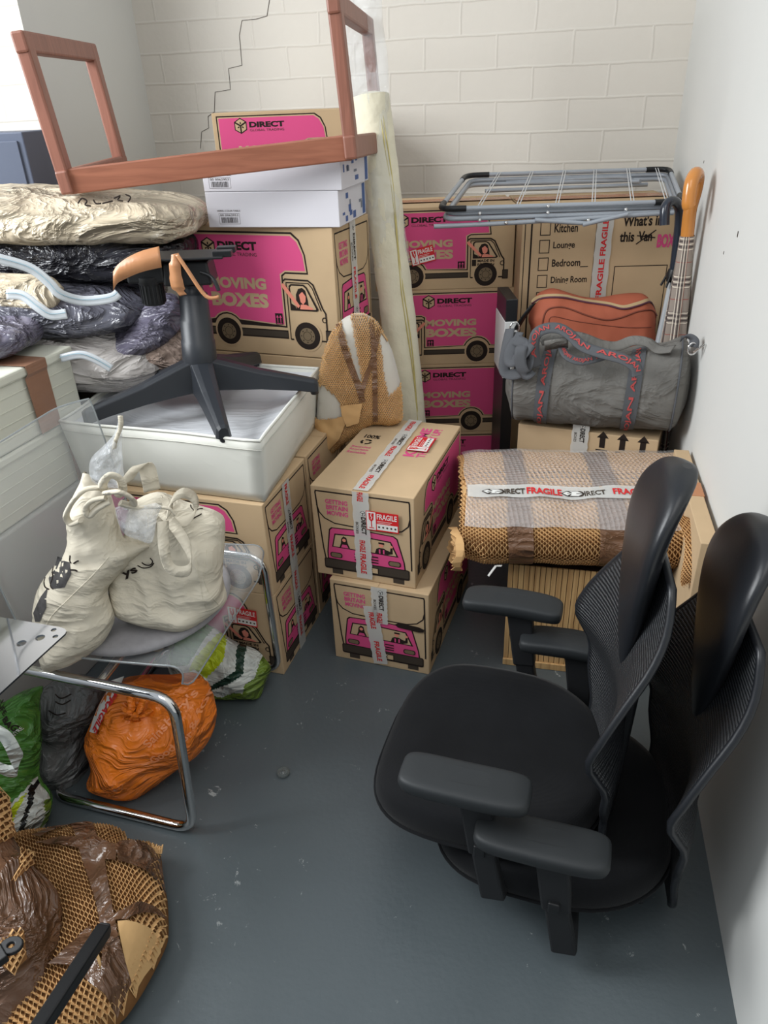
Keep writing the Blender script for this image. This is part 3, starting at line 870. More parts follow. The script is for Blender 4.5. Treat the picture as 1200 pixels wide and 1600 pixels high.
mb = MB(); mb.tube([p + V((0, 0, .002)) for p in rg[-1]], .0045, FAB, seg=6, closed=True); mb.obj('piped_rim', t)
mb = MB()
def top_fn(u, v):
    p = tp[0].lerp(tp[1], u).lerp(tp[3].lerp(tp[2], u), v)
    e = min(u, 1 - u, v, 1 - v)
    p.z = .772 - .028 * min(1, e * 6) + .010 * ns(p, 5, 9) + .004 * crease(p, 6, 3)
    return p
mb.grid(top_fn, 30, 30, FABL); mb.obj('sunken_lining', t)
mb = MB(); rg2 = [[p + V((0, 0, -.021)) for p in rg[-1]], [p + V((0, 0, -.024)) for p in rg[-1]]]
mb.tube([p + (p - V((-.55, 2.13, p.z))).normalized() * .0035 + V((0, 0, -.024)) for p in rg[-1]], .0012, mat('seam_thread', (190, 190, 182), .8), seg=4, closed=True)
mb.obj('stitched_seam', t)

# ================================================================ UPTURNED CHAIR BASE
BPL = mat('charcoal_nylon', (40, 43, 48), 0.38, spec=0.5, bump=('noise', 400, .08, .0005))
t = thing('office_chair_base', 'black five-star office chair base with gas column, taped at the top', 'chair base', (-.514, 2.07, .78))
hub = V((-.512, 2.07, .895))
tips = [at(130, 655, z=.80), at(350, 680, z=.80), at(503, 606, z=.80), at(402, 560, z=.81), at(212, 602, z=.80)]
tips[2] = at(497, 604, z=.81)
for q in tips:
    mb = MB(); d = (q - hub); h = V((d.x, d.y, 0)).normalized(); r = h.cross(V((0, 0, 1)))
    rings = []
    for f, w, zt, zb in ((0.06, .040, .028, -.062), (.25, .035, .016, -.055), (.5, .030, .004, -.044), (.8, .024, .002, -.034), (.97, .021, .001, -.030), (1.0, .015, -.003, -.026)):
        c = hub.lerp(q, f)
        c.z = hub.z + (q.z + .016 - hub.z) * (f ** 1.25)
        rings.append([c + r * w + V((0, 0, zb)), c + r * w * .8 + V((0, 0, zt)), c + r * w * .35 + V((0, 0, zt + .006)), c - r * w * .35 + V((0, 0, zt + .006)),
                      c - r * w * .8 + V((0, 0, zt)), c - r * w + V((0, 0, zb))])
    mb.rings(rings, BPL, smooth=False)
    e = q + V((0, 0, -.004))
    mb.lathe([(.010, -.018), (.012, -.015), (.012, .004)], BPL, (e.x - h.x * .012, e.y - h.y * .012, e.z), 12)
    mb.obj('leg', t, bevel=.003)
mb = MB(); mb.lathe([(.030, -.05), (.046, -.045), (.05, -.01), (.047, .018), (.040, .026)], BPL, hub, 28)
mb.obj('hub', t)
top = V((-.500, 2.07, 1.125)); axis = (top - hub).normalized(); Rm = axis.to_track_quat('Z', 'Y').to_matrix()
L_ = (top - hub).length
mb = MB(); mb.lathe([(.049, .015), (.047, .075), (.0445, .077), (.044, .135), (.041, .137), (.039, .205), (.030, .207), (.028, L_)], BPL, hub, 28, Rm); mb.obj('gas_column', t)
mc = top + V((-.02, 0, .04))
mb = MB()
mb.box(mc + V((.02, 0, -.005)), (.13, .10, .06), BLACKP, taper=.9)
mb.box(mc + V((-.09, -.01, .0)), (.10, .075, .05), BLACKP)
mb.obj('tilt_mechanism', t, bevel=.006)
mb = MB(); mb.box(mc + V((-.01, 0, .036)), (.27, .13, .006), BLACKP)
mb.box(mc + V((.12, -.03, .042)), (.05, .03, .016), BLACKP); mb.box(mc + V((.12, .035, .042)), (.05, .03, .016), BLACKP)
mb.obj('seat_plate', t, bevel=.002)
mb = MB(); k0 = mc + V((-.085, -.02, -.085))
prof = [(.028, 0), (.031, .008), (.031, .055), (.036, .06), (.036, .075)]
mb.lathe(prof, BLACKP, k0, 24)
for k in range(20):
    a = k * pi / 10; mb.box(k0 + V((cos(a) * .031, sin(a) * .031, .03)), (.003, .003, .048), BLACKP, Matrix.Rotation(a, 3, 'Z'))
mb.obj('tension_knob', t)
mb = MB(); mb.tube(smooth_path([mc + V((.06, -.05, .0)), mc + V((.09, -.06, -.012)), mc + V((.105, -.07, -.045))], 5), [.007] * 6 + [.009] * 5, BLACKP, 8, flat=.6); mb.obj('height_lever', t)
PT = mat('buff_tape', (186, 132, 92), 0.3, spec=.5, bump=('crumple', 20, .25, .006))
mb = MB()
a = mc + V((-.10, -.075, .04))
def ribbon(mb, pts, w, mt, sides=None, n=5, wave=0):
    P = smooth_path(pts, n); m_ = len(P); vs = []
    sd = [V(x) for x in sides] if sides else None
    for i, p in enumerate(P):
        f = i / (m_ - 1)
        if sd:
            g = f * (len(sd) - 1); k = min(int(g), len(sd) - 2); s_ = sd[k].lerp(sd[k + 1], g - k).normalized()
        else: s_ = V((0, 0, 1))
        ww = w[min(int(f * len(w)), len(w) - 1)] if isinstance(w, (list, tuple)) else w
        vs += [p - s_ * ww / 2, p + s_ * ww / 2]
    mb.add(vs, [(2 * i, 2 * i + 1, 2 * i + 3, 2 * i + 2) for i in range(m_ - 1)], mt, True)
ribbon(mb, [mc + V((-.035, -.065, .045)), mc + V((-.09, -.075, .035)), mc + V((-.145, -.08, .012)), mc + V((-.165, -.08, -.01))], .052, PT, [(.0, .2, 1), (.1, .3, 1), (.3, .0, 1), (.2, 0, 1)])
mb.obj('loose_tape_flap', t, solid=.001)
mb = MB()
ribbon(mb, [mc + V((.005, -.068, .052)), mc + V((.0, -.072, .02)), mc + V((-.002, -.07, -.03)), mc + V((.008, -.065, -.055))], [.02, .03, .035, .02], PT, [(1, .1, .2), (1, 0, -.2), (1, 0, .2)])
mb.obj('hanging_tape', t, solid=.001)
mb = MB()
ribbon(mb, [mc + V((.01, -.07, .05)), mc + V((.03, -.075, .015)), mc + V((.07, -.08, -.055)), mc + V((.105, -.08, -.06))], .010, PT, [(1, 0, .5), (.8, .2, .5), (.1, .2, 1)])
mb.obj('tape_strand', t, solid=.002)

# ================================================================ TEAK FRAME
def wood_mat(name, a, b, scale=(1, 14, 14), rough=.45):
    mt = bpy.data.materials.new(name); mt.use_nodes = True
    N = mt.node_tree.nodes; L = mt.node_tree.links; p = N['Principled BSDF']
    tc = N.new('ShaderNodeTexCoord'); mp = N.new('ShaderNodeMapping'); mp.inputs['Scale'].default_value = scale
    L.new(tc.outputs['Object'], mp.inputs['Vector'])
    nz = N.new('ShaderNodeTexNoise'); nz.inputs['Scale'].default_value = 5; nz.inputs['Detail'].default_value = 8; nz.inputs['Distortion'].default_value = .8
    L.new(mp.outputs[0], nz.inputs['Vector'])
    mx = N.new('ShaderNodeMix'); mx.data_type = 'RGBA'; mx.inputs[6].default_value = lin(a); mx.inputs[7].default_value = lin(b)
    rp = N.new('ShaderNodeMapRange'); rp.inputs[1].default_value = .35; rp.inputs[2].default_value = .65
    L.new(nz.outputs['Fac'], rp.inputs[0]); L.new(rp.outputs[0], mx.inputs[0]); L.new(mx.outputs[2], p.inputs['Base Color'])
    p.inputs['Roughness'].default_value = rough
    bp = N.new('ShaderNodeBump'); bp.inputs['Strength'].default_value = .1; bp.inputs['Distance'].default_value = .002
    L.new(nz.outputs['Fac'], bp.inputs['Height']); L.new(bp.outputs[0], p.inputs['Normal'])
    return mt
TEAK = wood_mat('teak', (138, 84, 62), (156, 98, 74))
TEAKV = wood_mat('teak_upright', (126, 80, 64), (142, 92, 75), (14, 14, 1))
t = thing('teak_frame', 'reddish teak table frame with two open rectangular ends, lying over the cartons', 'wooden frame', (-.5, 2.4, 1.36))
lf0 = at(105, 284, y=2.30); lb0 = at(190, 259, y=2.84)
rf0 = at(549, 230, y=2.32); rb0 = at(592, 222, y=2.86)
upL = (at(36, 64, y=2.30) - lf0); upR = (at(524, -40, y=2.32) - rf0); up_l = upL.normalized()
upR = (up_l * .5 + upR.normalized() * .5).normalized()
pw = .036
def end_frame(f0, b0, up, name):
    f1 = f0 + up * .352; b1 = b0 + up * .352
    dep = (b0 - f0).normalized(); side = up.cross(dep)
    mb = MB()
    mb.bar(f0 - up * .02, f1 + up * .0, pw, .05, TEAKV, up=dep)
    mb.bar(b0 - up * .02, b1 + up * .0, pw, .05, TEAKV, up=dep)
    mb.bar(f1 - up * .015 - dep * .03, b1 - up * .015 + dep * .03, pw * .98, .05, TEAKV, up=up)
    mb.bar(f0 - dep * .03, b0 + dep * .03, pw * .98, .062, TEAKV, up=up)
    mb.obj(name, t, bevel=.006)
end_frame(lf0, lb0, up_l, 'end_frame'); end_frame(rf0, rb0, upR, 'end_frame')
mb = MB(); dirb = (rf0 - lf0)
mb.bar(lf0 + V((0, -.004, 0)), rf0 + V((0, -.004, 0)), .026, .066, TEAK, up=up_l); mb.obj('front_rail', t, bevel=.004)

# ================================================================ DRYING RACK
GM = mat('grey_painted_steel', (158, 164, 172), 0.35, metal=.1, spec=.5)
WIRE = mat('white_coated_wire', (206, 208, 210), 0.35)
t = thing('drying_rack', 'folded grey metal clothes drying rack lying flat on the back boxes', 'drying rack', (.65, 2.85, 1.21))
def rrect(c, n=6, rad=.05):
    out = []
    for i in range(4):
        p, a, b = c[i], c[i - 1], c[(i + 1) % 4]
        da = (a - p).normalized() * rad; db = (b - p).normalized() * rad
        for k in range(n + 1):
            f = k / n; out.append((p + da).lerp(p, f).lerp(p.lerp(p + db, f), f))
    return out
def rc(yf, yb): return None
fr = [at(686, 327, y=2.62), at(1066, 315, y=2.60), at(1046, 264, y=3.12), at(728, 274, y=3.14)]
zb = 1.236
base = fr[0].z
lift = V((0, 0, max(0, 1.262 - base)))
dx = V((0, 0, 0))
for k, (dz, sh) in enumerate(((.0, 0), (-.018, .01), (-.033, .0))):
    mb = MB(); c = [p + V((sh, sh, dz)) for p in fr]
    if k: c = [p.lerp(sum(c, V()) / 4, .03) for p in c]
    mb.tube(rrect(c), .0082, GM, 10, closed=True); mb.obj(('top_frame', 'leg_frame', 'leg_frame')[k], t)
for i in range(4):
    p, a, b = fr[i], fr[i - 1], fr[(i + 1) % 4]
    mb = MB(); da = (a - p).normalized(); db = (b - p).normalized()
    pts = [p + da * .09 + V((0, 0, .0)), p + da * .05] + [(p + da * .05).lerp(p, f).lerp(p.lerp(p + db * .05, f), f) for f in (.25, .5, .75)] + [p + db * .05, p + db * .09]
    mb.tube(pts, .0100, BLACKP, 10); mb.obj('corner_cap', t)
for f in (.16, .32, .48, .63, .79, .93):
    for e in (0, .012):
        mb = MB(); a = fr[0].lerp(fr[1], f + e); b = fr[3].lerp(fr[2], f + e)
        mb.tube([a + V((0, 0, .006)), b + V((0, 0, .006))], .0018, WIRE, 6); mb.obj('hanging_wire', t)
lo = -.052
def rp(u, v, dz): return fr[0].lerp(fr[1], u).lerp(fr[3].lerp(fr[2], u), v) + V((0, 0, dz))
for pts in ([rp(-.02, -.01, lo), rp(.3, -.01, lo + .004), rp(.97, -.01, lo + .02)], [rp(.40, -.02, -.04), rp(.62, -.02, lo - .004)], [rp(.60, -.03, lo - .006), rp(.78, -.03, -.030)],
            [rp(.1, .97, -.055), rp(.9, .97, -.05)], [rp(.2, 1, -.03), rp(.75, .98, -.022), rp(.82, .96, -.035), rp(.86, .9, -.03)]):
    mb = MB(); mb.tube(smooth_path(pts, 4), .0075, GM, 8); mb.obj('folding_bar', t)
for u, dz in ((.17, -.014), (.17, -.034), (.45, .002), (.45, -.018), (.77, -.016), (.77, -.034), (.28, -.045), (.62, -.045)):
    mb = MB(); q = rp(u, -.018, dz); mb.lathe([(.006, 0), (.006, .003), (.003, .005)], CHROME, q + V((0, -.004, 0)), 10, Matrix.Rotation(pi / 2, 3, 'X')); mb.obj('rivet', t)

# ================================================================ UMBRELLAS
WOODH = mat('honey_wood_handle', (196, 128, 58), 0.25, coat=.5)
def tartan():
    mt = bpy.data.materials.new('tartan_fabric'); mt.use_nodes = True
    N = mt.node_tree.nodes; L = mt.node_tree.links; p = N['Principled BSDF']; p.inputs['Roughness'].default_value = .85
    tc = N.new('ShaderNodeTexCoord'); sp = N.new('ShaderNodeSeparateXYZ'); L.new(tc.outputs['UV'], sp.inputs[0])
    col = None
    base = N.new('ShaderNodeMix'); base.data_type = 'RGBA'; base.inputs[6].default_value = lin((146, 134, 124)); base.inputs[7].default_value = lin((146, 134, 124)); col = base.outputs[2]
    def stripe(sock, period, off, width, rgb, prev, amt):
        a = N.new('ShaderNodeMath'); a.operation = 'ADD'; a.inputs[1].default_value = off; L.new(sock, a.inputs[0])
        f = N.new('ShaderNodeMath'); f.operation = 'MULTIPLY'; f.inputs[1].default_value = 1 / period; L.new(a.outputs[0], f.inputs[0])
        g = N.new('ShaderNodeMath'); g.operation = 'FRACT'; L.new(f.outputs[0], g.inputs[0])
        h = N.new('ShaderNodeMath'); h.operation = 'LESS_THAN'; h.inputs[1].default_value = width / period; L.new(g.outputs[0], h.inputs[0])
        s_ = N.new('ShaderNodeMath'); s_.operation = 'MULTIPLY'; s_.inputs[1].default_value = amt; L.new(h.outputs[0], s_.inputs[0])
        m_ = N.new('ShaderNodeMix'); m_.data_type = 'RGBA'; m_.inputs[7].default_value = lin(rgb)
        L.new(prev, m_.inputs[6]); L.new(s_.outputs[0], m_.inputs[0]); return m_.outputs[2]
    for sk, per in ((sp.outputs[1], .115), (sp.outputs[0], .075)):
        for off, w, rgb, am in ((0, .042, (104, 92, 88), .45), (-.004, .004, (226, 214, 196), .8), (-.012, .004, (40, 34, 36), .8), (-.020, .004, (226, 214, 196), .8), (-.028, .004, (40, 34, 36), .8), (-.036, .004, (226, 214, 196), .8), (-.075, .003, (150, 60, 50), .7)):
            col = stripe(sk, per, off, w, rgb, col, am)
    L.new(col, p.inputs['Base Color'])
    return mt
TART = tartan()
def furled(mb, a, b, r0, r1, mt, nu=28, nv=30, fold=7, amp=.2):
    ax = (b - a).normalized(); x = ax.cross(V((0, 1, 0))).normalized(); y = ax.cross(x)
    def fn(u, v):
        th = u * 2 * pi; r = (r0 + (r1 - r0) * sin(min(1, v * 1.3) * pi / 2)) * (1 + amp * sin(th * fold + v * 3) * min(1, v * 3))
        return a.lerp(b, v) + x * cos(th) * r + y * sin(th) * r
    mb.grid(fn, nu, nv, mt, uvscale=(.30, (b - a).length))
U0 = at(1074, 368, y=2.40); U1 = at(1040, 640, y=2.42); 
t = thing('tartan_umbrella', 'furled beige tartan umbrella with a curved honey wooden handle', 'umbrella', (U1.x, U1.y, .6))
base = U0 + (U1 - U0).normalized() * 1.0
base = V((base.x, base.y, .02)) if False else U0 + (U1 - U0) * ((U0.z - .01) / (U0.z - U1.z))
mb = MB(); furled(mb, U0, U0.lerp(base, .93), .022, .047, TART); mb.obj('furled_canopy', t)
mb = MB(); mb.tube([U0.lerp(base, .9), base], [.006, .004], BLACKP, 8); mb.obj('tip', t)
hd = (U0 - U1).normalized()
h1 = at(1078, 330, y=2.40); h2 = at(1088, 290, y=2.40); h3 = at(1087, 276, y=2.385); h4 = at(1082, 282, y=2.35); h5 = at(1076, 312, y=2.33)
mb = MB(); mb.tube(smooth_path([U0 - hd * .01, h1, at(1086, 300, y=2.40), at(1090, 278, y=2.39), at(1087, 272, y=2.36), at(1080, 286, y=2.335), at(1076, 315, y=2.325), at(1077, 322, y=2.325)], 6), .020, WOODH, 14); mb.obj('crook_handle', t)
B0 = at(1052, 430, y=2.50); B1_ = at(1030, 560, y=2.48)
t = thing('clear_umbrella', 'furled pale clear umbrella with a black hooked handle', 'umbrella', (B1_.x, B1_.y, .6))
bs = B0 + (B1_ - B0) * ((B0.z - .01) / (B0.z - B1_.z))
CLR = mat('frosted_vinyl', (200, 206, 210), 0.35, alpha=.7, spec=.5)
mb = MB(); furled(mb, B0, B0.lerp(bs, .93), .012, .03, CLR, fold=5, amp=.25); mb.obj('furled_canopy', t)
mb = MB(); mb.tube([B0.lerp(bs, .9), bs], [.005, .003], BLACKP, 8); mb.obj('tip', t)
GRIP = mat('navy_black_grip', (38, 44, 56), 0.25, coat=.4)
mb = MB(); mb.tube(smooth_path([B0 + V((0, 0, .02)), at(1056, 400, y=2.5), at(1062, 345, y=2.5), at(1060, 322, y=2.49), at(1050, 314, y=2.47), at(1040, 324, y=2.45), at(1038, 352, y=2.44)], 6), .0155, GRIP, 12); mb.obj('hook_handle', t)
mb = MB(); mb.lathe([(.02, -.02), (.024, 0), (.018, .02)], BLACKP, B0, 12)
for k in range(5):
    a = k * 1.3; mb.tube([B0 + V((.02 * cos(a), .02 * sin(a), 0)), B0 + V((.036 * cos(a), .03 * sin(a), -.035))], .004, BLACKP, 6)
mb.obj('runner_and_strap', t)

# ================================================================ LEANING WRAPPED ROLL
def honey(mb, S, nu, nv, mt=None, hole=.60, lift=.004, keep=None):
    """expanded honeycomb paper: a lattice of twisted paper cells over the surface S(u, v) -> (point, normal)"""
    mt = mt or KRAFT
    vs = []; fs = []
    for j in range(nv * 2):
        for i in range(nu):
            cu = (i + (.5 if j % 2 else 0)) / nu; cv = (j + .5) / (nv * 2)
            if keep and not keep(cu, cv): continue
            hu = .5 / nu; hv = .5 / nv
            b = len(vs)
            for k, (a, c) in enumerate(((0, -1), (1, 0), (0, 1), (-1, 0))):
                p, n = S(cu + a * hu, cv + c * hv); vs.append(p + n * lift * .5)
            for k, (a, c) in enumerate(((0, -1), (1, 0), (0, 1), (-1, 0))):
                p, n = S(cu + a * hu * hole, cv + c * hv * hole); vs.append(p + n * lift * (1.3 if k == 2 else -.35 if k == 0 else .6))
            for k in range(4):
                m_ = (k + 1) % 4; fs.append((b + k, b + m_, b + 4 + m_, b + 4 + k))
    mb.add(vs, fs, mt, False)
def numS(fn, e=1e-3):
    def S(u, v):
        p = fn(u, v); a = fn(u + e, v) - fn(u - e, v); b = fn(u, v + e) - fn(u, v - e)
        n = a.cross(b)
        return p, (n.normalized() if n.length > 1e-12 else V((0, 0, 1)))
    return S
FIB = mat('cream_fibre_wadding', (220, 214, 190), 0.8, sheen=.3, bump=('noise', 22, .6, .01), vary=(14, .05))
FILM = mat('clear_film', (235, 238, 240), 0.08, spec=.6, alpha=.22, bump=('crumple', 18, .8, .02))
P0 = at(640, 652, y=2.60); P1 = at(597, 300, y=2.72)
dr = (P1 - P0).normalized(); R0 = P0 - dr * ((P0.z - .07) / dr.z); R1 = P0 + dr * ((1.56 - P0.z) / dr.z); R2 = P0 + dr * ((2.02 - P0.z) / dr.z)
t = thing('wrapped_roll', 'tall cream wadding roll in clear film leaning against the back boxes', 'roll', (R0.x, R0.y, 0))
ax = dr; ux = ax.cross(V((0, 1, 0))).normalized(); uy = ax.cross(ux)
def roll_fn(a, b, r, seed, amp):
    def fn(u, v):
        th = u * 2 * pi; c = a.lerp(b, v); q = c + ux * cos(th) + uy * sin(th)
        rr = r * (1 + amp * ns(c * 3 + V((cos(th), sin(th), 0)) * .8, 1.6, seed) + amp * .5 * ns(c * 12 + V((cos(th), sin(th), 0)) * 2, 1, seed))
        return c + ux * cos(th) * rr + uy * sin(th) * rr * .8
    return fn
mb = MB(); mb.grid(roll_fn(R0, R1, .062, 3, .14), 28, 90, FIB)
for q, s_ in ((R0, -1), (R1, 1)):
    mb.lathe([(.0, .012 * s_), (.03, .009 * s_), (.052, 0)], FIB, q, 20, ax.to_track_quat('Z', 'Y').to_matrix())
mb.obj('wadding', t)
mb = MB(); mb.grid(roll_fn(R1.lerp(R0, .35), R2, .062, 5, .28), 26, 60, FILM); mb.obj('clear_film_sleeve', t)
mb = MB()
for k, off in enumerate((-.62, -.5)):
    P = [R0.lerp(R1, f) + ux * .060 * sin(off) - uy * 0 + V((0, -.050 * cos(off), 0)) + V((.004 * sin(f * 17 + k), 0, 0)) for f in [i / 30 for i in range(31)]]
    mb.tube(P, .0022, mat('film_edge', (214, 200, 130), .3, alpha=.8), 5)
mb.obj('film_seam', t)

# ================================================================ BLACK AND WHITE PANEL
PK = mat('black_laminate', (30, 31, 34), .35, spec=.5)
t = thing('shelf_panel', 'tall narrow black panel with a white strip, standing left of the holdall', 'panel', (.49, 2.66, 0))
a = at(797, 466, y=2.56); b = at(782, 690, y=2.56)
pl0 = V((.448, 2.56, 0))
mb = MB(); mb.box((.466, 2.64, .5), (.040, .20, a.z * 2 - 1 if False else a.z), PK)
mb.v = [(x, y, z - .5 + a.z / 2) for x, y, z in mb.v]; mb.obj('panel_body', t, bevel=.002)
w0 = at(780, 492, y=2.56).z - .02; w1 = at(780, 580, y=2.56).z - .02
mb = MB(); mb.box((.466, 2.64, (w0 + w1) / 2), (.044, .204, w0 - w1), mat('white_wrap', (216, 218, 218), .4)); mb.obj('white_strip', t, bevel=.002)

# ================================================================ BAMBOO HAMPER
BAM = wood_mat('bamboo', (186, 146, 98), (212, 176, 124), (20, 20, .6), .5)
DKW = mat('dark_frame_wood', (48, 36, 30), .5)
hx, hy, ha, hw, hd_, hh = .352, 1.772, -.24, .40, .32, .366
t = thing('bamboo_hamper', 'slatted bamboo laundry hamper under the paper-wrapped bundle', 'hamper', (hx, hy, 0), ha)
mb = MB()
n = 26
for i in range(n):
    x = (i + .5) * hw / n
    mb.box((x, .004, hh / 2), (hw / n - .0016, .006, hh), BAM)
mb.obj('slatted_front', t, bevel=.0008, local=True)
mb = MB(); n = 20
for i in range(n):
    y = .01 + (i + .5) * (hd_ - .01) / n
    mb.box((.004, y, hh / 2), (.006, hd_ / n - .0016, hh), BAM); mb.box((hw - .004, y, hh / 2), (.006, hd_ / n - .0016, hh), BAM)
mb.obj('slatted_side', t, local=True)
mb = MB(); mb.box((hw / 2, hd_ / 2 + .002, hh / 2), (hw - .02, hd_ - .012, hh - .004), DKW); mb.obj('inner_liner', t, local=True)
mb = MB(); mb.box((hw + .012, .02, hh / 2), (.022, .03, hh + .0), DKW); mb.obj('corner_post', t, bevel=.002, local=True)
mb = MB(); mb.box((hw / 2, -.004, .012), (hw, .008, .022), BAM); mb.obj('base_rail', t, bevel=.001, local=True)

# ================================================================ PAPER-WRAPPED BUNDLE
bx0, by0, ba = .610, 1.938, -.105
t = thing('wrapped_bundle', 'large bundle wrapped in brown honeycomb paper and bubble wrap, on the bamboo hamper', 'wrapped parcel', (bx0, by0, .37), ba)
ca, sa_ = cos(ba), sin(ba)
def bw_(x, y, z): return V((bx0 + x * ca - y * sa_, by0 + x * sa_ + y * ca, z))
HLx = .375
def prof(v, grow=0.0):
    th = v * 2 * pi
    c, s_ = cos(th), sin(th)
    e = .74
    y = (.252 + grow) * (abs(c) ** e) * (1 if c > 0 else -1); z = .465 + (.092 + grow) * (abs(s_) ** e) * (1 if s_ > 0 else -1)
    if y < 0: z -= 0.012 * (-y / .26)
    return y, z
def bundle(grow, seed=1, amp=.010):
    def fn(u, v):
        y, z = prof(v, grow); x = (u * 2 - 1) * HLx
        end = abs(u * 2 - 1)
        k = 1 - .10 * max(0, end - .85) / .15
        p = bw_(x + .012 * ns(V((y * 4, z * 6, 0)), 2, seed) * end, y * k, .46 + (z - .46) * k)
        p += V((0, -.3, 1)).normalized() * amp * ns(p, 5, seed) + V((0, 0, 1)) * amp * .6 * ns(p, 14, seed)
        return p
    return fn
mb = MB(); f0 = bundle(-.004)
mb.grid(f0, 40, 56, KRAFTI)
for s_ in (0, 1):
    ring = [f0(s_, k / 40) for k in range(40)]; c = sum(ring, V()) / 40
    mb.add(ring + [c + (c - V((bx0, by0, c.z))).normalized() * -.03], [(k, (k + 1) % 40, 40) for k in range(40)], KRAFTI)
mb.obj('inner_paper_layer', t)
mb = MB(); f1 = bundle(.002)
S1 = numS(f1)
def S1f(u, v):
    p, n = S1(u, v); return (p, -n) if n.dot(p - bw_(0, 0, .46)) < 0 else (p, n)
honey(mb, S1f, 52, 62, lift=.006)
mb.obj('honeycomb_paper', t)
# spiral end of the roll at the left front
mb = MB()
for k in range(5):
    r = .018 + .013 * k
    c = bw_(-HLx + .004 - .002 * k, -.205, .425)
    P = [c + bw_(0, 0, 0) * 0 + V((-.006 * sin(a * 3 + k), r * cos(a), r * .85 * sin(a))) for a in [i * 2 * pi / 22 for i in range(22)]]
    Q = [p + V((-.022 - .006 * sin(i * 2.7 + k), .002 * sin(i), 0)) for i, p in enumerate(P)]
    mb.rings([P, Q], KRAFT, caps=False, smooth=False)
mb.obj('rolled_paper_end', t, solid=.0015)
# ragged hanging flap at the right
mb = MB()
fl0 = [at(1062, 812, z=.52), at(1108, 830, z=.50)]
def flap(u, v):
    a = at(1052, 800, y=1.66).lerp(at(1106, 822, y=1.62), u)
    b = at(1070, 918, y=1.50).lerp(at(1098, 905, y=1.50), u)
    p = a.lerp(b, v) + V((.01 * sin(v * 6), -.03 * sin(v * pi), 0)); return p + V((1, -1, 0)) * .008 * ns(p, 16, 2)
mb.grid(lambda u, v: flap(u, v) + V((0, .004, 0)), 10, 14, KRAFTI)
Sf = numS(flap)
honey(mb, lambda u, v: (Sf(u, v)[0], V((0, -1, .2))), 7, 16, lift=.006)
mb.obj('hanging_paper_flap', t)
# ragged paper edge at the back and left
mb = MB(); random.seed(5); vs = []
for i in range(60):
    f = i / 60; a = f1(f, .31 + .01 * sin(i)); b = a + V((random.uniform(-.004, .004), .02 + random.uniform(-.01, .012), .012 + random.uniform(-.006, .008)))
    c = f1(f + .014, .31); d_ = b + V((.010, random.uniform(-.003, .003), 0))
    mb.add([a, c, d_, b], [(0, 1, 2, 3)], KRAFT)
mb.obj('ragged_paper_edge', t, solid=.0012)
# brown tape bands, bubble wrap, printed tape
def band(fn, u0, u1, v0, v1, mt, nu=8, nv=30, off=.009, wob=0.0):
    mb = MB(); S = numS(fn)
    def g(u, v):
        uu = u0 + (u1 - u0) * u + wob * sin(v * 9 + u * 2); vv = v0 + (v1 - v0) * v
        p, n = S(uu, vv)
        if n.dot(p - bw_(0, 0, .46)) < 0: n = -n
        return p + n * (off + .002 * ns(p, 30, 3))
    mb.grid(g, nu, nv, mt, uvscale=(1, 1)); return mb
# angle on profile: v=.25 top, v=.5 front, v=.75 bottom
band(f1, .17, .255, .05, .80, BTAPE, wob=.004).obj('brown_tape', t)
band(f1, .50, .60, .05, .76, BTAPE, wob=.006).obj('brown_tape', t)
mb = band(f1, .58, .70, .47, .66, BTAPE, wob=.01); mb.obj('brown_tape', t)
BUB = mat('bubble_wrap', (216, 212, 210), 0.22, alpha=.36, spec=.6, bump=('bubble', 75, 1.0, .006))
band(f1, .015, .975, .10, .425, BUB, 40, 24, off=.014).obj('bubble_wrap', t)
mb = band(f1, .02, .985, .285, .325, TAPE, 40, 4, off=.018)
for u0, tx in ((.10, 'D'), (.24, 'F'), (.40, 'D'), (.56, 'F'), (.86, 'D')):
    def G(u, v, l, u0=u0):
        # text runs along the bundle
        S = f1; p = f1(u0 + (.14) * v, .318 - .028 * u); return p + V((0, -.25, 1)).normalized() * (.0195 + l)
    A = Art(G, mb, .1, .1)
    if tx == 'F': A.text('FRAGILE', .15, .0, .85, .95, RED, 1, bold=.03, rot=90)
    else: A.text('DIRECT', .15, .25, .75, .95, INKS, 1, bold=.03, rot=90); logo(A, .45, .1, .32, INK, TAPEW, 1)
mb.obj('printed_tape', t)
mb = MB(); a = at(775, 884, y=1.72)
mb.bar(a, at(763, 900, y=1.71), .007, .002, TAPEW); mb.bar(a, at(784, 884, y=1.71), .006, .002, TAPEW); mb.obj('tape_end', t)

# ================================================================ SOFT-GOODS TOOLS
from mathutils.bvhtree import BVHTree
def inside(p, poly):
    x, y = p[0], p[1]; c = False; n = len(poly)
    for i in range(n):
        x1, y1 = poly[i][0], poly[i][1]; x2, y2 = poly[i - 1][0], poly[i - 1][1]
        if (y1 > y) != (y2 > y) and x < (x2 - x1) * (y - y1) / (y2 - y1) + x1: c = not c
    return c
def dist_edge(p, poly):
    d = 9e9; n = len(poly); px_, py_ = p[0], p[1]
    for i in range(n):
        ax_, ay_ = poly[i - 1]; bx_, by_ = poly[i]
        vx, vy = bx_ - ax_, by_ - ay_; L = vx * vx + vy * vy
        t_ = 0 if L == 0 else max(0, min(1, ((px_ - ax_) * vx + (py_ - ay_) * vy) / L))
        q = (px_ - ax_ - t_ * vx) ** 2 + (py_ - ay_ - t_ * vy) ** 2
        if q < d: d = q
    return sqrt(d)
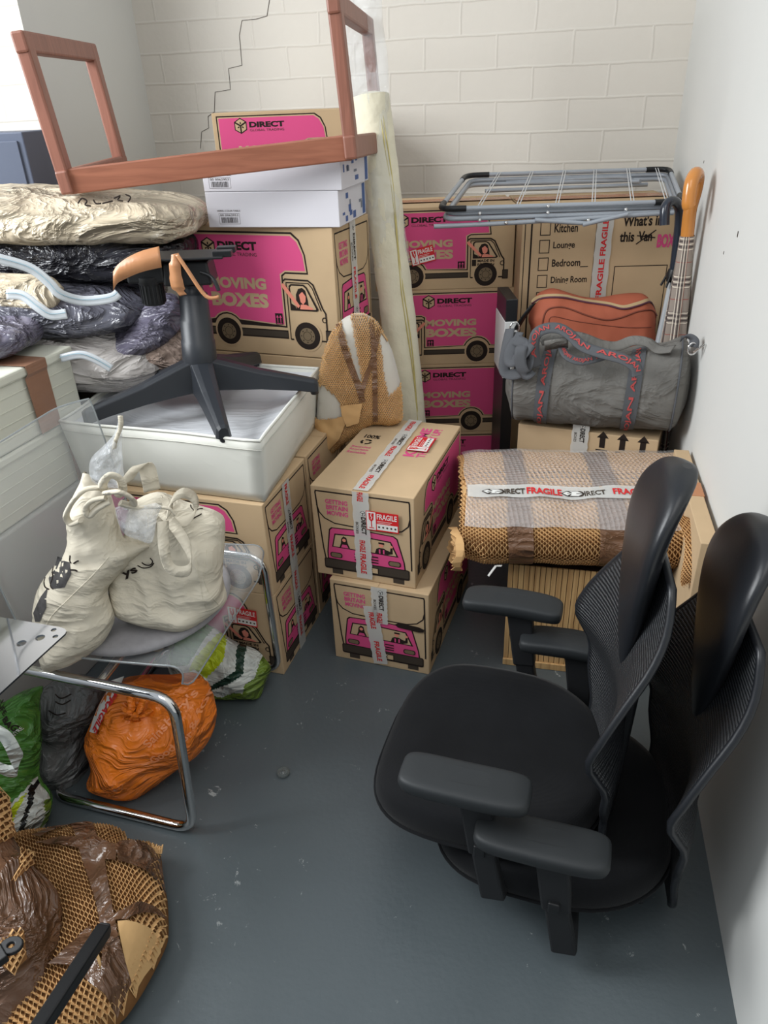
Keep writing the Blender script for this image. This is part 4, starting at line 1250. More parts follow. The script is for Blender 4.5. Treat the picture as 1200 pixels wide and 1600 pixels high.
class Pillow:
    """a stuffed soft shape: an outline on a plane through P0 (normal n), swollen to a real thickness on both sides"""
    def __init__(s, pts, P0, n, T, Tb, E, step, disp=None, world=False, sm=3, uv=True):
        s.P0 = V(P0); s.n = V(n).normalized()
        up = V((0, 0, 1)) if abs(s.n.z) < .9 else V((0, 1, 0))
        s.a = up.cross(s.n).normalized(); s.b = s.n.cross(s.a).normalized()
        Q = [s.to2(V(p)) if world else s.px2(*p) for p in pts]
        if sm > 1: Q = [(q.x, q.y) for q in smooth_path([V((x, y, 0)) for x, y in Q], sm, True)]
        B = []
        for i in range(len(Q)):
            a = V(Q[i - 1]); b = V(Q[i]); k = max(1, int((b - a).length / step))
            for j in range(k): B.append(tuple(a.lerp(b, j / k)))
        s.out = B
        x0 = min(p[0] for p in B); x1 = max(p[0] for p in B); y0 = min(p[1] for p in B); y1 = max(p[1] for p in B)
        s.bb = (x0, y0, x1, y1)
        pts2 = list(B); nb = len(B); j = 0; y = y0 + step * .5
        while y < y1:
            x = x0 + (step / 2 if j % 2 else 0)
            while x < x1:
                if inside((x, y), B) and dist_edge((x, y), B) > step * .45: pts2.append((x, y))
                x += step
            y += step * .866; j += 1
        r = delaunay_2d_cdt([V(p) for p in pts2], [(i, (i + 1) % nb) for i in range(nb)], [], 1, 1e-6)
        P = r[0]; F = r[2]; s.nv = len(P)
        vf = []; vb = []; s.h = []
        bset = set()
        for i, p in enumerate(P):
            d = dist_edge(p, B)
            x = min(1, d / E); h = sqrt(max(0, 1 - (1 - x) ** 2)); s.h.append(h)
            w = s.P0 + s.a * p.x + s.b * p.y
            df = disp(w) if disp else 0
            vf.append(w + s.n * (T * h + df * min(1, x * 2)))
            vb.append(w - s.n * (Tb * h + (df * .5) * min(1, x * 2)))
            if d < 1e-5: bset.add(i)
        s.vs = vf + vb; s.ff = [tuple(f) for f in F]
        m_ = len(P)
        s.fb = [tuple(m_ + i if i not in bset else i for i in reversed(f)) for f in s.ff]
        s.uvs = [(p.x, p.y) for p in P] * 2
        s.c2 = [((P[f[0]].x + P[f[1]].x + P[f[2]].x) / 3, (P[f[0]].y + P[f[1]].y + P[f[2]].y) / 3) for f in s.ff]
        s.bvh = BVHTree.FromPolygons([tuple(v) for v in vf], s.ff)
    def to2(s, w): d = w - s.P0; return (d.dot(s.a), d.dot(s.b))
    def px2(s, px, py): return s.to2(on_plane(px, py, s.P0, s.n))
    def surf(s, x, y, off=0.0):
        w = s.P0 + s.a * x + s.b * y
        r = s.bvh.ray_cast(w + s.n * .8, -s.n)
        if r[0] is None: return w + s.n * off, s.n
        return r[0] + s.n * off, r[1]
    def build(s, name, parent, mt, regions=(), **k):
        mb = MB(); fs = {mt: list(s.fb)}
        R = [([s.px2(*p) for p in poly], m_) for poly, m_ in regions]
        for f, c in zip(s.ff, s.c2):
            mm = mt
            for poly, m_ in R:
                if inside(c, poly): mm = m_
            fs.setdefault(mm, []).append(f)
        mats = list(fs)
        mb.v = [tuple(v) for v in s.vs]
        for m_ in mats:
            k_ = mb.mi(m_)
            for f in fs[m_]:
                mb.uv[len(mb.f)] = [s.uvs[i] for i in f]
                mb.f.append(f); mb.m.append(k_); mb.sm.append(True)
        o = mb.obj(name, parent, **k)
        bm = bmesh.new(); bm.from_mesh(o.data)
        loose = [v for v in bm.verts if not v.link_faces]
        bmesh.ops.delete(bm, geom=loose, context='VERTS'); bm.to_mesh(o.data); bm.free()
        return o
    def drape(s, poly_px, mt, off=.003, step=.012, mb=None, wob=0.0):
        """a patch lying on the front surface"""
        Q = [s.px2(*p) for p in poly_px]; B = []
        for i in range(len(Q)):
            a = V(Q[i - 1]); b = V(Q[i]); k = max(1, int((b - a).length / step))
            for j in range(k): B.append(tuple(a.lerp(b, j / k)))
        pts2 = list(B); nb = len(B); x0 = min(p[0] for p in B); x1 = max(p[0] for p in B); y = min(p[1] for p in B); y1 = max(p[1] for p in B)
        while y < y1:
            x = x0
            while x < x1:
                if inside((x, y), B) and dist_edge((x, y), B) > step * .4: pts2.append((x, y))
                x += step
            y += step
        r = delaunay_2d_cdt([V(p) for p in pts2], [(i, (i + 1) % nb) for i in range(nb)], [], 1, 1e-6)
        mb = mb or MB()
        vs = [s.surf(p.x, p.y, off + (wob * ns(V((p.x, p.y, 0)), 40, 2) if wob else 0))[0] for p in r[0]]
        mb.add(vs, [tuple(f) for f in r[2]], mt, True)
        return mb
    def text(s, mb, t_, pa, pb, hpx, mt, off=.003, bold=.02):
        """lettering from pixel pa to pb along the surface, height hpx (pixels)"""
        a = V(s.px2(*pa)); b = V(s.px2(*pb)); d = b - a; L = d.length; d.normalize(); u = V((-d.y, d.x))
        hh = hpx * L / (V(pb) - V(pa)).length
        vs, fs = text2d(t_, bold)
        out = [s.surf(*(a + d * (x * L) + u * (y * hh)), off)[0] for x, y in vs]
        mb.add(out, fs, mt)
    def line(s, mb, pts_px, r, mt, off=.001, n=5, closed=False):
        P = smooth_path([V(s.px2(*p)).to_3d() for p in pts_px], n, closed)
        mb.tube([s.surf(p.x, p.y, off)[0] for p in P], r, mt, 6, closed=closed)
    def strap(s, mb, pts_px, w, mt, off=.003, n=6):
        P = smooth_path([V(s.px2(*p)).to_3d() for p in pts_px], n); vs = []
        for i, p in enumerate(P):
            d = (P[min(i + 1, len(P) - 1)] - P[max(i - 1, 0)]).normalized(); q = V((-d.y, d.x, 0)) * w / 2
            for k in (-1, -.4, .4, 1): vs.append(s.surf(p.x + q.x * k, p.y + q.y * k, off)[0])
        mb.add(vs, [(4 * i + k, 4 * i + k + 1, 4 * i + 5 + k, 4 * i + 4 + k) for i in range(len(P) - 1) for k in range(3)], mt, True)

def slab(mb, c, size, mt, rz=0, tilt=(0, 0), e=.45, nu=72, nv=34, amp=.016, fr=7, seed=1, sag=None, mt2=None, mfn=None, ez=.7):
    R = Euler((tilt[0], tilt[1], rz)).to_matrix(); c = V(c)
    sg = lambda x, k: (abs(x) ** k) * (1 if x >= 0 else -1)
    def fn(u, v):
        th = u * 2 * pi; ph = (v - .5) * pi
        x = sg(cos(ph), ez) * sg(cos(th), e) * size[0] / 2; y = sg(cos(ph), ez) * sg(sin(th), e) * size[1] / 2; z = sg(sin(ph), ez) * size[2] / 2
        p = V((x, y, z))
        if sag: p.z += sag(x / size[0] * 2, y / size[1] * 2) 
        p = c + R @ p
        q = V((p.x * .6 + .25 * ns(p, 2, seed), p.y, p.z * 1.9))
        d = amp * crease(q, fr, seed) + amp * .5 * ns(q, 3, seed + 3)
        dr_ = (p - c); dr_.x *= .3; dr_.y *= .5
        if dr_.length > 1e-6: p = p + dr_.normalized() * d
        return p + V((ns(q, 8, seed), ns(q, 8, seed + 1), 0)) * amp * .5
    mb.grid(fn, nu, nv, mt)
    return fn

# ================================================================ OFFICE CHAIRS (seat and back only, no base)
SEATF = mat('black_seat_fabric', (22, 23, 25), 0.92, spec=.15, sheen=.08, vary=(5, .3), bump=('weave', 160, .2, .001))
LEATH = mat('black_leatherette', (30, 32, 36), 0.36, spec=.5, bump=('noise', 260, .15, .0008))
PADM = mat('armrest_rubber', (40, 43, 45), 0.55, spec=.4, bump=('noise', 500, .1, .0004))
def mesh_weave():
    mt = bpy.data.materials.new('ribbed_black_mesh'); mt.use_nodes = True
    N = mt.node_tree.nodes; L = mt.node_tree.links; p = N['Principled BSDF']
    p.inputs['Base Color'].default_value = lin((34, 36, 39)); p.inputs['Roughness'].default_value = .42; p.inputs['Specular IOR Level'].default_value = .5
    tc = N.new('ShaderNodeTexCoord')
    w = N.new('ShaderNodeTexWave'); w.bands_direction = 'Y'; w.inputs['Scale'].default_value = 48; w.inputs['Distortion'].default_value = 1.6; w.inputs['Detail Scale'].default_value = 2
    L.new(tc.outputs['UV'], w.inputs['Vector'])
    w2 = N.new('ShaderNodeTexWave'); w2.bands_direction = 'X'; w2.inputs['Scale'].default_value = 70
    L.new(tc.outputs['UV'], w2.inputs['Vector'])
    m_ = N.new('ShaderNodeMath'); m_.operation = 'MULTIPLY_ADD'; m_.inputs[1].default_value = .3
    L.new(w2.outputs['Fac'], m_.inputs[0]); L.new(w.outputs['Fac'], m_.inputs[2])
    b = N.new('ShaderNodeBump'); b.inputs['Strength'].default_value = .8; b.inputs['Distance'].default_value = .003
    L.new(m_.outputs[0], b.inputs['Height']); L.new(b.outputs[0], p.inputs['Normal'])
    return mt
RIB = mesh_weave()
def office_chair(name, label, loc, rz):
    t = thing(name, label, 'office chair', loc, rz, 'office chairs without their bases')
    # seat: local x forward, y left, z up; loc is the middle of the seat on the floor plane below
    H = 0.0
    def seat(u, v, top=True):
        x = (u - .5) * .50; y = (v - .5) * .50
        return x, y
    # plan outline
    def plan(th):
        c, s_ = cos(th), sin(th); e = .62
        x = .252 * (abs(c) ** e) * (1 if c > 0 else -1); y = .25 * (abs(s_) ** e) * (1 if s_ > 0 else -1)
        if x < 0: y *= 1 - .22 * (-x / .25) ** 2
        return x, y
    rings = []
    for f, z in ((.55, .0), (.9, .002), (.985, .018), (1.0, .045), (.97, .070), (.90, .080), (.75, .078), (.55, .070), (.3, .0655), (.12, .064), (.02, .064)):
        rr = []
        for k in range(56):
            x, y = plan(2 * pi * k / 56)
            xf, yf = x * f, y * f; zz = z + (.012 * (yf / .25) ** 2 if z > .05 else 0) - (.030 * max(0, (xf - .12) / .13) ** 2 if z > .03 else .008 * max(0, (xf - .12) / .13))
            rr.append(V((x * f, y * f, zz)))
        rings.append(rr)
    mb = MB(); mb.rings(rings, SEATF); mb.sm[-1] = True; mb.obj('seat', t, local=True)
    mb = MB(); mb.tube([V((plan(2 * pi * k / 56)[0] * 1.0, plan(2 * pi * k / 56)[1] * 1.0, .026 - .008 * max(0, (plan(2 * pi * k / 56)[0] - .12) / .13))) for k in range(56)], .004, SEATF, 6, closed=True); mb.obj('seat_piping', t, local=True)
    mb = MB(); mb.box((-.02, 0, -.006), (.36, .34, .022), BLACKP); mb.box((0, 0, -.035), (.2, .16, .04), BLACKP); mb.obj('seat_shell', t, bevel=.006, local=True)
    for s_ in (-1, 1):
        ar = thing('armrest', None, None)
        ar.parent = t; ar.matrix_parent_inverse = Matrix()
        ar.location = (0, 0, 0)
        bpy.data.objects.remove(ar)
        mb = MB(); rr = []
        for z, f in ((0, .80), (.006, .95), (.018, 1.0), (.027, .985), (.031, .94), (.0335, .86), (.0345, .7), (.035, .4)):
            ring = []
            for k in range(36):
                a = 2 * pi * k / 36; e = .38
                x = .122 * (abs(cos(a)) ** e) * (1 if cos(a) > 0 else -1); y = .045 * (abs(sin(a)) ** e) * (1 if sin(a) > 0 else -1)
                y += .008 * (1 - (x / .128) ** 2) * s_
                f2 = 1 - (1 - f) * (.45 if f > .8 else 1)
                ring.append(V((x * f2 + .01, y * f + s_ * .282, z + .240 - .006 * (x * f2 / .128) ** 2)))
            rr.append(ring)
        mb.rings(rr, PADM); o = mb.obj('armrest_pad', t, local=True)
        mb = MB()
        mb.bar((-.01, s_ * .282, .240), (-.03, s_ * .282, .08), .062, .034, BLACKM, up=(0, 1, 0), w2=.055, h2=.032)
        mb.bar((-.03, s_ * .282, .085), (-.055, s_ * .280, -.052), .046, .026, BLACKM, up=(0, 1, 0), w2=.05, h2=.028)
        mb.bar((-.055, s_ * .288, -.045), (-.05, s_ * .12, -.05), .05, .016, BLACKM)
        mb.obj('armrest_post', t, bevel=.005, local=True)
        mb = MB(); mb.box((-.025, s_ * .300, .10), (.022, .012, .028), BLACKP); mb.obj('height_button', t, bevel=.003, local=True)
    rows = [(-.115, .222, .13, 0), (-.06, .224, .165, .01), (.0, .226, .170, .02), (.04, .235, .175, .03), (.10, .235, .205, .04), (.17, .235, .222, .045), (.24, .226, .232, .072), (.30, .226, .232, .058), (.37, .236, .215, .035), (.44, .248, .192, .01), (.50, .258, .165, .0), (.56, .262, .13, .0)]
    def interp(rows, t_):
        g = t_ * (len(rows) - 1); k = min(int(g), len(rows) - 2); f = g - k
        a, b = rows[k], rows[k + 1]; p0 = rows[max(k - 1, 0)]; p3 = rows[min(k + 2, len(rows) - 1)]
        return [.5 * ((2 * a[i]) + (b[i] - p0[i]) * f + (2 * p0[i] - 5 * a[i] + 4 * b[i] - p3[i]) * f * f + (3 * a[i] - p0[i] - 3 * b[i] + p3[i]) * f ** 3) for i in range(4)]
    def tw(p):
        f = .12; d = V((p.x + .24, p.y, 0)); return V((-.24 + d.x * cos(f) - d.y * sin(f), d.x * sin(f) + d.y * cos(f), p.z))
    def back(u, v):
        z, xb, w, wing = interp(rows, v); s_ = u * 2 - 1
        return tw(V((-(xb + .02) + wing * abs(s_) ** 2.2, s_ * w, z + .07)))
    mb = MB(); mb.grid(back, 26, 44, RIB, uvscale=(.46, .6)); mb.obj('mesh_back', t, solid=.012, local=True)
    mb = MB(); P = [back(0, k / 30) for k in range(31)] + [back(1, 1 - k / 30) for k in range(31)]
    mb.tube(P, .0075, LEATH, 8); mb.obj('back_frame', t, local=True)
    hr = [(.28, .236, .012, 0), (.34, .238, .042, 0), (.41, .240, .070, .0), (.48, .244, .098, .008), (.54, .248, .118, .014), (.60, .254, .126, .018), (.65, .264, .120, .018), (.69, .276, .098, .012), (.715, .286, .065, .006), (.728, .293, .012, 0)]
    rings = []
    for k in range(37):
        z, xb, w, wing = interp(hr, k / 36); w = max(w, .004)
        th = .030 * sin(min(1, k / 14) * pi / 2) * (1 if k < 30 else max(.15, sqrt(1 - ((k - 30) / 6.3) ** 2)))
        ring = []
        for j in range(24):
            a = 2 * pi * j / 24; yy = cos(a) * w
            ring.append(tw(V((-(xb + .012) + sin(a) * (th if sin(a) > 0 else th * .8) + wing * (yy / max(w, .02)) ** 2 + .004, yy, z + .07))))
        rings.append(ring)
    mb = MB(); mb.rings(rings, LEATH); mb.obj('headrest', t, local=True)
    mb = MB(); mb.bar((-.12, 0, -.03), (-.26, 0, -.005), .10, .03, BLACKP); mb.bar((-.262, 0, -.015), (-.275, 0, .38), .09, .022, BLACKP, up=(1, 0, 0)); mb.obj('back_bracket', t, bevel=.006, local=True)
    return t
RZC = atan2(.318, -.948)
chB = office_chair('legless_office_chair', 'black mesh office chair without a base on the floor, its back beside the white wall', (.362, 1.135, .108), RZC)
chA = copy_thing(chB, (.228, 1.20, .192), RZC, 'black mesh office chair without a base, stacked on the other, dusty seat uppermost')

# ================================================================ WHITE STORAGE BOXES AND CABINET AT LEFT
WPL = mat('white_plastic_box', (206, 206, 192), 0.5, spec=.4, vary=(3, .02))
GCB = mat('grey_white_panel', (170, 170, 166), 0.6, vary=(4, .05))
dv = V((-.30, -.954, 0)).normalized(); pv = V((-dv.y, dv.x, 0)) * -1      # along the boxes towards the camera / to the left
if pv.x > 0: pv = -pv
def wbox(kp, z0, z1, label, name='storage_box', L=.95, Wd=.42, mt=None, lid=True, grooves=4, tape=None):
    mt = mt or WPL
    a = V((kp.x, kp.y, 0)); t = thing(name, label, 'storage box' if lid else 'cabinet', (kp.x, kp.y, z0))
    c = a + dv * L / 2 + pv * Wd / 2
    R = Matrix(((pv.x, dv.x, 0), (pv.y, dv.y, 0), (0, 0, 1)))
    mb = MB(); top = z1 - (.022 if lid else 0)
    mb.box(V((c.x, c.y, (z0 + top) / 2)), (Wd - .016, L - .016, top - z0), mt, R); mb.obj('box_body' if lid else 'cabinet_body', t, bevel=.006)
    if lid:
        mb = MB(); mb.box(V((c.x, c.y, z1 - .013)), (Wd, L, .026), mt, R)
        mb.obj('box_lid', t, bevel=.006)
        for k in range(grooves):
            z = z0 + (top - z0) * (k + 1) / (grooves + 1)
            mb = MB(); e0 = a - pv * -.007; mb.bar(V((a.x, a.y, z)) + pv * .0075 + dv * .02, V((a.x, a.y, z)) + pv * .0075 + dv * (L - .02), .0016, .003, mt); mb.obj('moulded_rib', t, bevel=.001)
    if tape:
        f0, f1_ = tape; mb = MB()
        o_ = -pv * .004
        ed = [(0, z0 + .005), (0, z1 - .03), (-.004, z1 - .02), (-.004, z1 + .003), (.12, z1 + .004)]
        vs = []
        for k, (s_, z) in enumerate(ed):
            for f in (f0, f1_): 
                p = a + dv * (f + (.006 * sin(k * 2) if f == f1_ else 0)) + pv * s_ - pv * .002; vs.append(V((p.x, p.y, z)))
        mb.add(vs, [(2 * k, 2 * k + 1, 2 * k + 3, 2 * k + 2) for k in range(len(ed) - 1)], BTAPEB); mb.obj('brown_tape', t, solid=.001)
    return t
BTAPEB = mat('brown_tape_on_box', (150, 112, 90), .25, spec=.6, alpha=.95, bump=('wave', 30, .1, .002))
K3 = at(112, 540, z=.97); K2 = at(118, 645, z=.775)
wbox(V((K3.x, K3.y, 0)), .778, .97, 'white plastic storage box with brown tape, upper of the two at the left edge', tape=(.12, .20))
wbox(V((K3.x - .01, K3.y - .01, 0)), .588, .775, 'white plastic storage box, lower of the two at the left edge, taped brown', L=.99, tape=(.03, .09))
wbox(V((K3.x - .005, K3.y - .03, 0)), 0, .585, 'scuffed pale grey cabinet on the floor under the white storage boxes', 'low_cabinet', 1.0, .42, GCB, False)
mb = MB()

# ================================================================ VACUUM BAGS AND WHAT THEY STAND ON
VC = mat('cream_vacuum_bag', (198, 184, 160), .28, spec=.6, bump=('film', 5.5, .9, .03), vary=(5, .1))
VK = mat('black_vacuum_bag', (38, 38, 44), .16, spec=.7, bump=('film', 5.5, .9, .03))
VG = mat('slate_vacuum_bag', (88, 88, 98), .2, spec=.7, bump=('film', 5.5, .9, .03), vary=(4, .3))
VW = mat('silver_white_vacuum_bag', (196, 190, 186), .22, spec=.7, bump=('film', 5.5, .9, .03), vary=(4, .14))
VP = mat('lilac_vacuum_bag', (104, 100, 116), .25, spec=.6, bump=('film', 5.5, .9, .03), vary=(3, .2))
VQ = mat('blush_vacuum_bag', (190, 166, 152), .25, spec=.6, bump=('film', 5.5, .9, .03), vary=(3, .1))
ZIP = mat('pale_blue_zip_strip', (205, 210, 214), .2, spec=.6, alpha=.85)
ZIPB = mat('blue_zip_line', (150, 180, 194), .3)
DCR = mat('dark_crate_plastic', (40, 36, 44), .5)
t = thing('dark_crate', 'dark crate carrying the stack of vacuum bags', 'crate', (-1.2, 2.45, 0))
mb = MB(); mb.box((-1.185, 2.46, .415), (.52, .56, .83), DCR); mb.obj('crate_body', t, bevel=.008)
def vbag(label, mt, c, size, seed, **k):
    t = thing('vacuum_bag', label, 'vacuum bag', (c[0], c[1], c[2] - size[2] / 2), 0, 'vacuum storage bags in the left stack')
    mb = MB(); f = slab(mb, c, size, mt, seed=seed, **k); mb.obj('crumpled_film', t)
    return t, f
vbag('silvery white vacuum storage bag, lowest and biggest of the stack', VW, (-1.04, 2.38, .945), (.80, .60, .20), 5, tilt=(.10, .16), amp=.028, fr=5)
vbag('lilac vacuum storage bag bulging out right of the silvery one near the chair base', VP, (-.74, 2.22, .945), (.34, .20, .09), 8, tilt=(.3, -.5), amp=.014)
vbag('blush pink vacuum storage bag tucked between the lilac bag and the chair base', VQ, (-.69, 2.24, .90), (.30, .20, .09), 9, tilt=(.3, -.45), rz=0, amp=.014)
tz, fz = vbag('slate grey vacuum storage bag with pale blue zip strips, third from the top', VG, (-1.10, 2.38, 1.06), (.80, .58, .12), 4, tilt=(.06, .10), amp=.024)
vbag('black glossy vacuum storage bag under the cream one', VK, (-.98, 2.50, 1.155), (.80, .50, .15), 2, amp=.018)
tv, fv = vbag('cream crumpled vacuum storage bag with a black scrawl, top of the stack', VC, (-1.00, 2.46, 1.272), (.92, .46, .13), 3, tilt=(.02, .05), amp=.020, fr=6)
vbag('small cream vacuum bag folded between the slate and black bags', VC, (-1.02, 2.16, 1.10), (.22, .12, .05), 12, tilt=(.5, .1), amp=.012, fr=12)
vbag('greyish lilac vacuum bag lying on the upper white storage box', VP, (-1.14, 2.00, 1.015), (.40, .26, .09), 15, amp=.012)
def zipstrip(parent, pts, w, y):
    mb = MB(); P = [at(px_, py_, y=yy) for px_, py_, yy in pts]
    fribbon(mb, P, w, ZIP, (0, -.9, .4), 6, .12); mb.obj('zip_strip', parent, solid=.001)
    mb = MB(); mb.tube([p + V((0, -.0045, .004)) for p in smooth_path(P, 5)], .0012, ZIPB, 5); mb.obj('zip_line', parent)
zipstrip(tz, [(-10, 402, 1.98), (45, 418, 2.0), (75, 440, 2.0), (95, 460, 2.0), (130, 470, 2.02), (172, 466, 2.03), (185, 458, 2.04)], .026, 2.1)
zipstrip(tz, [(10, 460, 1.98), (35, 462, 1.98), (60, 480, 1.97), (80, 492, 1.97), (104, 490, 1.98)], .026, 2.1)
zipstrip(tz, [(95, 560, 2.0), (125, 554, 2.0), (150, 562, 2.0), (174, 576, 2.0)], .022, 2.1)
# scrawl on the top bag
mb = MB()
for pts in (((122, 318), (128, 310), (136, 314), (133, 320), (142, 322)), ((146, 312), (150, 318), (158, 318)), ((160, 318), (168, 316), (176, 314)), ((178, 310), (188, 306), (184, 312), (192, 314)), ((196, 304), (204, 308), (200, 316))):
    mb.tube(smooth_path([at(a, b, y=2.245 + .005 * (318 - b) / 10) for a, b in pts], 4), .0022, INK, 5)
mb.obj('ink_scrawl', tv)
DBL = mat('slate_blue_laminate', (84, 92, 110), .5)
t = thing('tall_cabinet', 'tall slate blue cabinet at the left edge behind the vacuum bags', 'cabinet', (-1.42, 2.85, 0))
c = at(34, 206, y=2.66)
mb = MB(); mb.box((c.x - .22, 2.80, c.z / 2), (.44, .28, c.z), DBL); mb.obj('cabinet_body', t, bevel=.004)
mb = MB(); mb.box((c.x - .22, 2.657, c.z / 2), (.40, .008, c.z - .05), DBL); mb.obj('cabinet_door', t, bevel=.002)

# ================================================================ CLEAR CHAIR WITH CHROME SLED FRAME
ACR = mat('clear_acrylic', (225, 230, 232), .04, spec=.7, alpha=.16)
ACRE = mat('acrylic_edge', (150, 156, 158), .06, spec=.9, alpha=.7)
FELT = mat('grey_felt', (140, 138, 141), .95, sheen=.3, vary=(60, .08))
Fn = V((-.470, 1.242, 0)); Ff = V((-.355, 1.734, 0))
Ld = (Ff - Fn).normalized(); Bd = V((-Ld.y, Ld.x, 0))
t = thing('clear_chair', 'clear acrylic chair with a chrome sled frame and grey felt pad, holding canvas bags', 'chair', (-.62, 1.5, 0))
W_ = (Ff - Fn).length
def sh(f, b, z): p = Fn + Ld * (W_ * f) + Bd * b; return V((p.x, p.y, z))
profs = [(-.012, .405), (-.018, .435), (0, .452), (.05, .450), (.2, .444), (.34, .448), (.38, .465), (.405, .51), (.42, .60), (.435, .72), (.452, .86), (.46, .895)]
pf = smooth_path([V((b, 0, z)) for b, z in profs], 4)
mb = MB()
def shell(u, v):
    p = pf[min(int(round(v * (len(pf) - 1))), len(pf) - 1)]
    e = abs(u * 2 - 1)
    f = u
    z = p.z; b = p.x
    if z < .5: z += .035 * max(0, (e - .78) / .22) ** 2
    else: b -= .05 * max(0, (e - .6) / .4) ** 2
    return sh(f, b, z)
mb.grid(shell, 24, len(pf) - 1, ACR); mb.obj('seat_shell', t, solid=.005)
mb = MB()
for u in (0, 1):
    mb = MB(); mb.tube([shell(u, k / 40) for k in range(41)], .0022, ACRE, 6); mb.obj('shell_edge', t)
mb = MB(); mb.tube([shell(k / 24, 0) for k in range(25)], .0022, ACRE, 6); mb.obj('shell_edge', t)
mb = MB(); mb.tube([shell(k / 24, 1) for k in range(25)], .0022, ACRE, 6); mb.obj('shell_edge', t)
def corner_path(pts, r=.045, n=6):
    out = [V(pts[0])]
    for i in range(1, len(pts) - 1):
        p = V(pts[i]); a = (V(pts[i - 1]) - p).normalized() * r; b = (V(pts[i + 1]) - p).normalized() * r
        for k in range(n + 1):
            f = k / n; out.append((p + a).lerp(p, f).lerp(p.lerp(p + b, f), f))
    out.append(V(pts[-1])); return out
nb_ = at(82, 1242, z=.014); nf = at(303, 1296, z=.014)
nt = V((nf.x + .02, nf.y + .005, .430)); nbt = V((nt.x - .40, nt.y + .13, .430))
ff_ = at(437, 1046, z=.014); ft = V((ff_.x - .005, ff_.y - .005, .430)); fbt = ft + (nbt - nt); fb_ = ff_ + (nb_ - nf)
mb = MB(); mb.tube(corner_path([(nt + fbt) / 2 + (nbt - nt) * .5 if False else nbt, nt, nf, nb_, fb_, ff_, ft, fbt], .055), .0125, CHROME, 14); mb.obj('chrome_sled_frame', t)
mb = MB(); mb.tube([nbt.lerp(nt, .55), fbt.lerp(ft, .55)], .010, CHROME, 12); mb.obj('cross_tube', t)
mb = MB()
pc = at(283, 992, z=.463)
pc = sh(.5, .20, .470)
rings = []
for f, z in ((.9, -.014), (1.0, -.006), (1.0, .004), (.95, .010), (.5, .012), (.02, .012)):
    rings.append([pc + (Bd * cos(a) * .205 + Ld * sin(a) * .225) * f + V((0, 0, z)) for a in [2 * pi * k / 48 for k in range(48)]])
mb.rings(rings, FELT); mb.obj('felt_pad', t)

# ================================================================ CANVAS TOTE BAGS
C2 = lambda L, ox, oy, sc: [(ox + x / sc, oy + y / sc) for x, y in L]
def wr(f1, a1, f2, a2, seed):
    return lambda w: a1 * crease(V((w.x * .8, w.y, w.z)), f1, seed) + a2 * ns(w, f2, seed) + a1 * .9 * crease(V((w.x * 1.5 + w.z * .5, w.y * .4, w.z * .45)), f1 * 1.5, seed + 2, 2)
bn = V((.10, -.95, .30)).normalized()
t2 = thing('canvas_tote', 'plump cream canvas tote bag with loose handles on the clear chair, the right one', 'tote bag', (-.5, 1.5, .48))
pr = C2([(500, 540), (520, 420), (560, 365), (640, 335), (700, 350), (760, 375), (830, 395), (885, 415), (917, 450), (915, 560), (908, 680), (925, 775), (870, 830), (760, 895), (640, 882), (540, 858), (470, 820), (445, 740), (450, 640)], 0, 640, 2.609)
PR = Pillow(pr, (-.50, 1.47, .6), bn, .070, .06, .055, .009, wr(7.5, .016, 17, .007, 21))
PR.build('bag_body', t2, CANVAS)
def S2(L): return C2(L, 0, 640, 2.609)
mb = MB(); PR.text(mb, 'ys', (206, 893), (229, 882), 12, INK, .002, .03)
for pts in ([(605, 590), (620, 600), (640, 598), (650, 582), (640, 570)], [(590, 600), (612, 612), (640, 606), (655, 588)]):
    PR.line(mb, S2(pts), .0013, INK, .001)
PR.line(mb, S2([(780, 385), (800, 400), (815, 398), (830, 400)]), .0014, INK); PR.line(mb, S2([(790, 430), (810, 420), (830, 412)]), .0014, INK)
mb.obj('printed_lettering', t2)
mb = MB(); PR.line(mb, S2([(820, 560), (840, 700), (870, 830)]), .0012, CANVAS, .0); PR.line(mb, S2([(860, 540), (850, 660), (900, 770)]), .0012, CANVAS, .0); mb.obj('side_seam', t2)
def pxs(pts): return [at(0 + x / 2.609, 640 + y / 2.609, y=yy) for x, y, yy in pts]
mb = MB(); ribbon(mb, pxs([(665, 455, 1.37), (668, 560, 1.33), (690, 640, 1.32), (740, 662, 1.32), (778, 640, 1.33), (765, 560, 1.36), (700, 460, 1.40), (660, 420, 1.42)]), .024, CANVAS, [(1, .5, -.2), (.6, .6, -.3), (0, .6, 1), (0, .5, 1), (.6, .5, .2), (1, .5, 0)]); mb.obj('handle_strap', t2, solid=.003)
mb = MB(); ribbon(mb, pxs([(690, 430, 1.40), (700, 370, 1.42), (745, 340, 1.44), (790, 360, 1.46), (800, 410, 1.45), (770, 450, 1.42), (700, 465, 1.40)]), .028, CANVAS, [(.3, .8, .3), (0, .8, .4), (.2, .8, .3), (0, .6, .6)]); mb.obj('handle_strap', t2, solid=.003)
mb = MB(); ribbon(mb, pxs([(515, 300, 1.43), (540, 255, 1.43), (575, 225, 1.44), (600, 240, 1.45), (620, 330, 1.45)]), .036, CANVAS, [(1, .3, .5), (1, .3, .2), (.9, .5, -.1), (1, .5, 0)]); mb.obj('handle_strap', t2, solid=.003)
t1 = thing('canvas_tote', 'slouching cream canvas tote bag with a black illustration, tied in a knot, the left one', 'tote bag', (-.75, 1.42, .45))
pl = S2([(345, 250), (395, 300), (430, 290), (460, 370), (480, 440), (505, 520), (570, 535), (630, 545), (560, 600), (480, 680), (440, 730), (452, 790), (468, 850), (440, 920), (400, 970), (330, 1020), (250, 1055), (190, 1060), (160, 1010), (165, 950), (140, 890), (134, 820), (150, 740), (200, 660), (255, 600), (275, 530), (268, 450), (290, 370), (325, 300)])
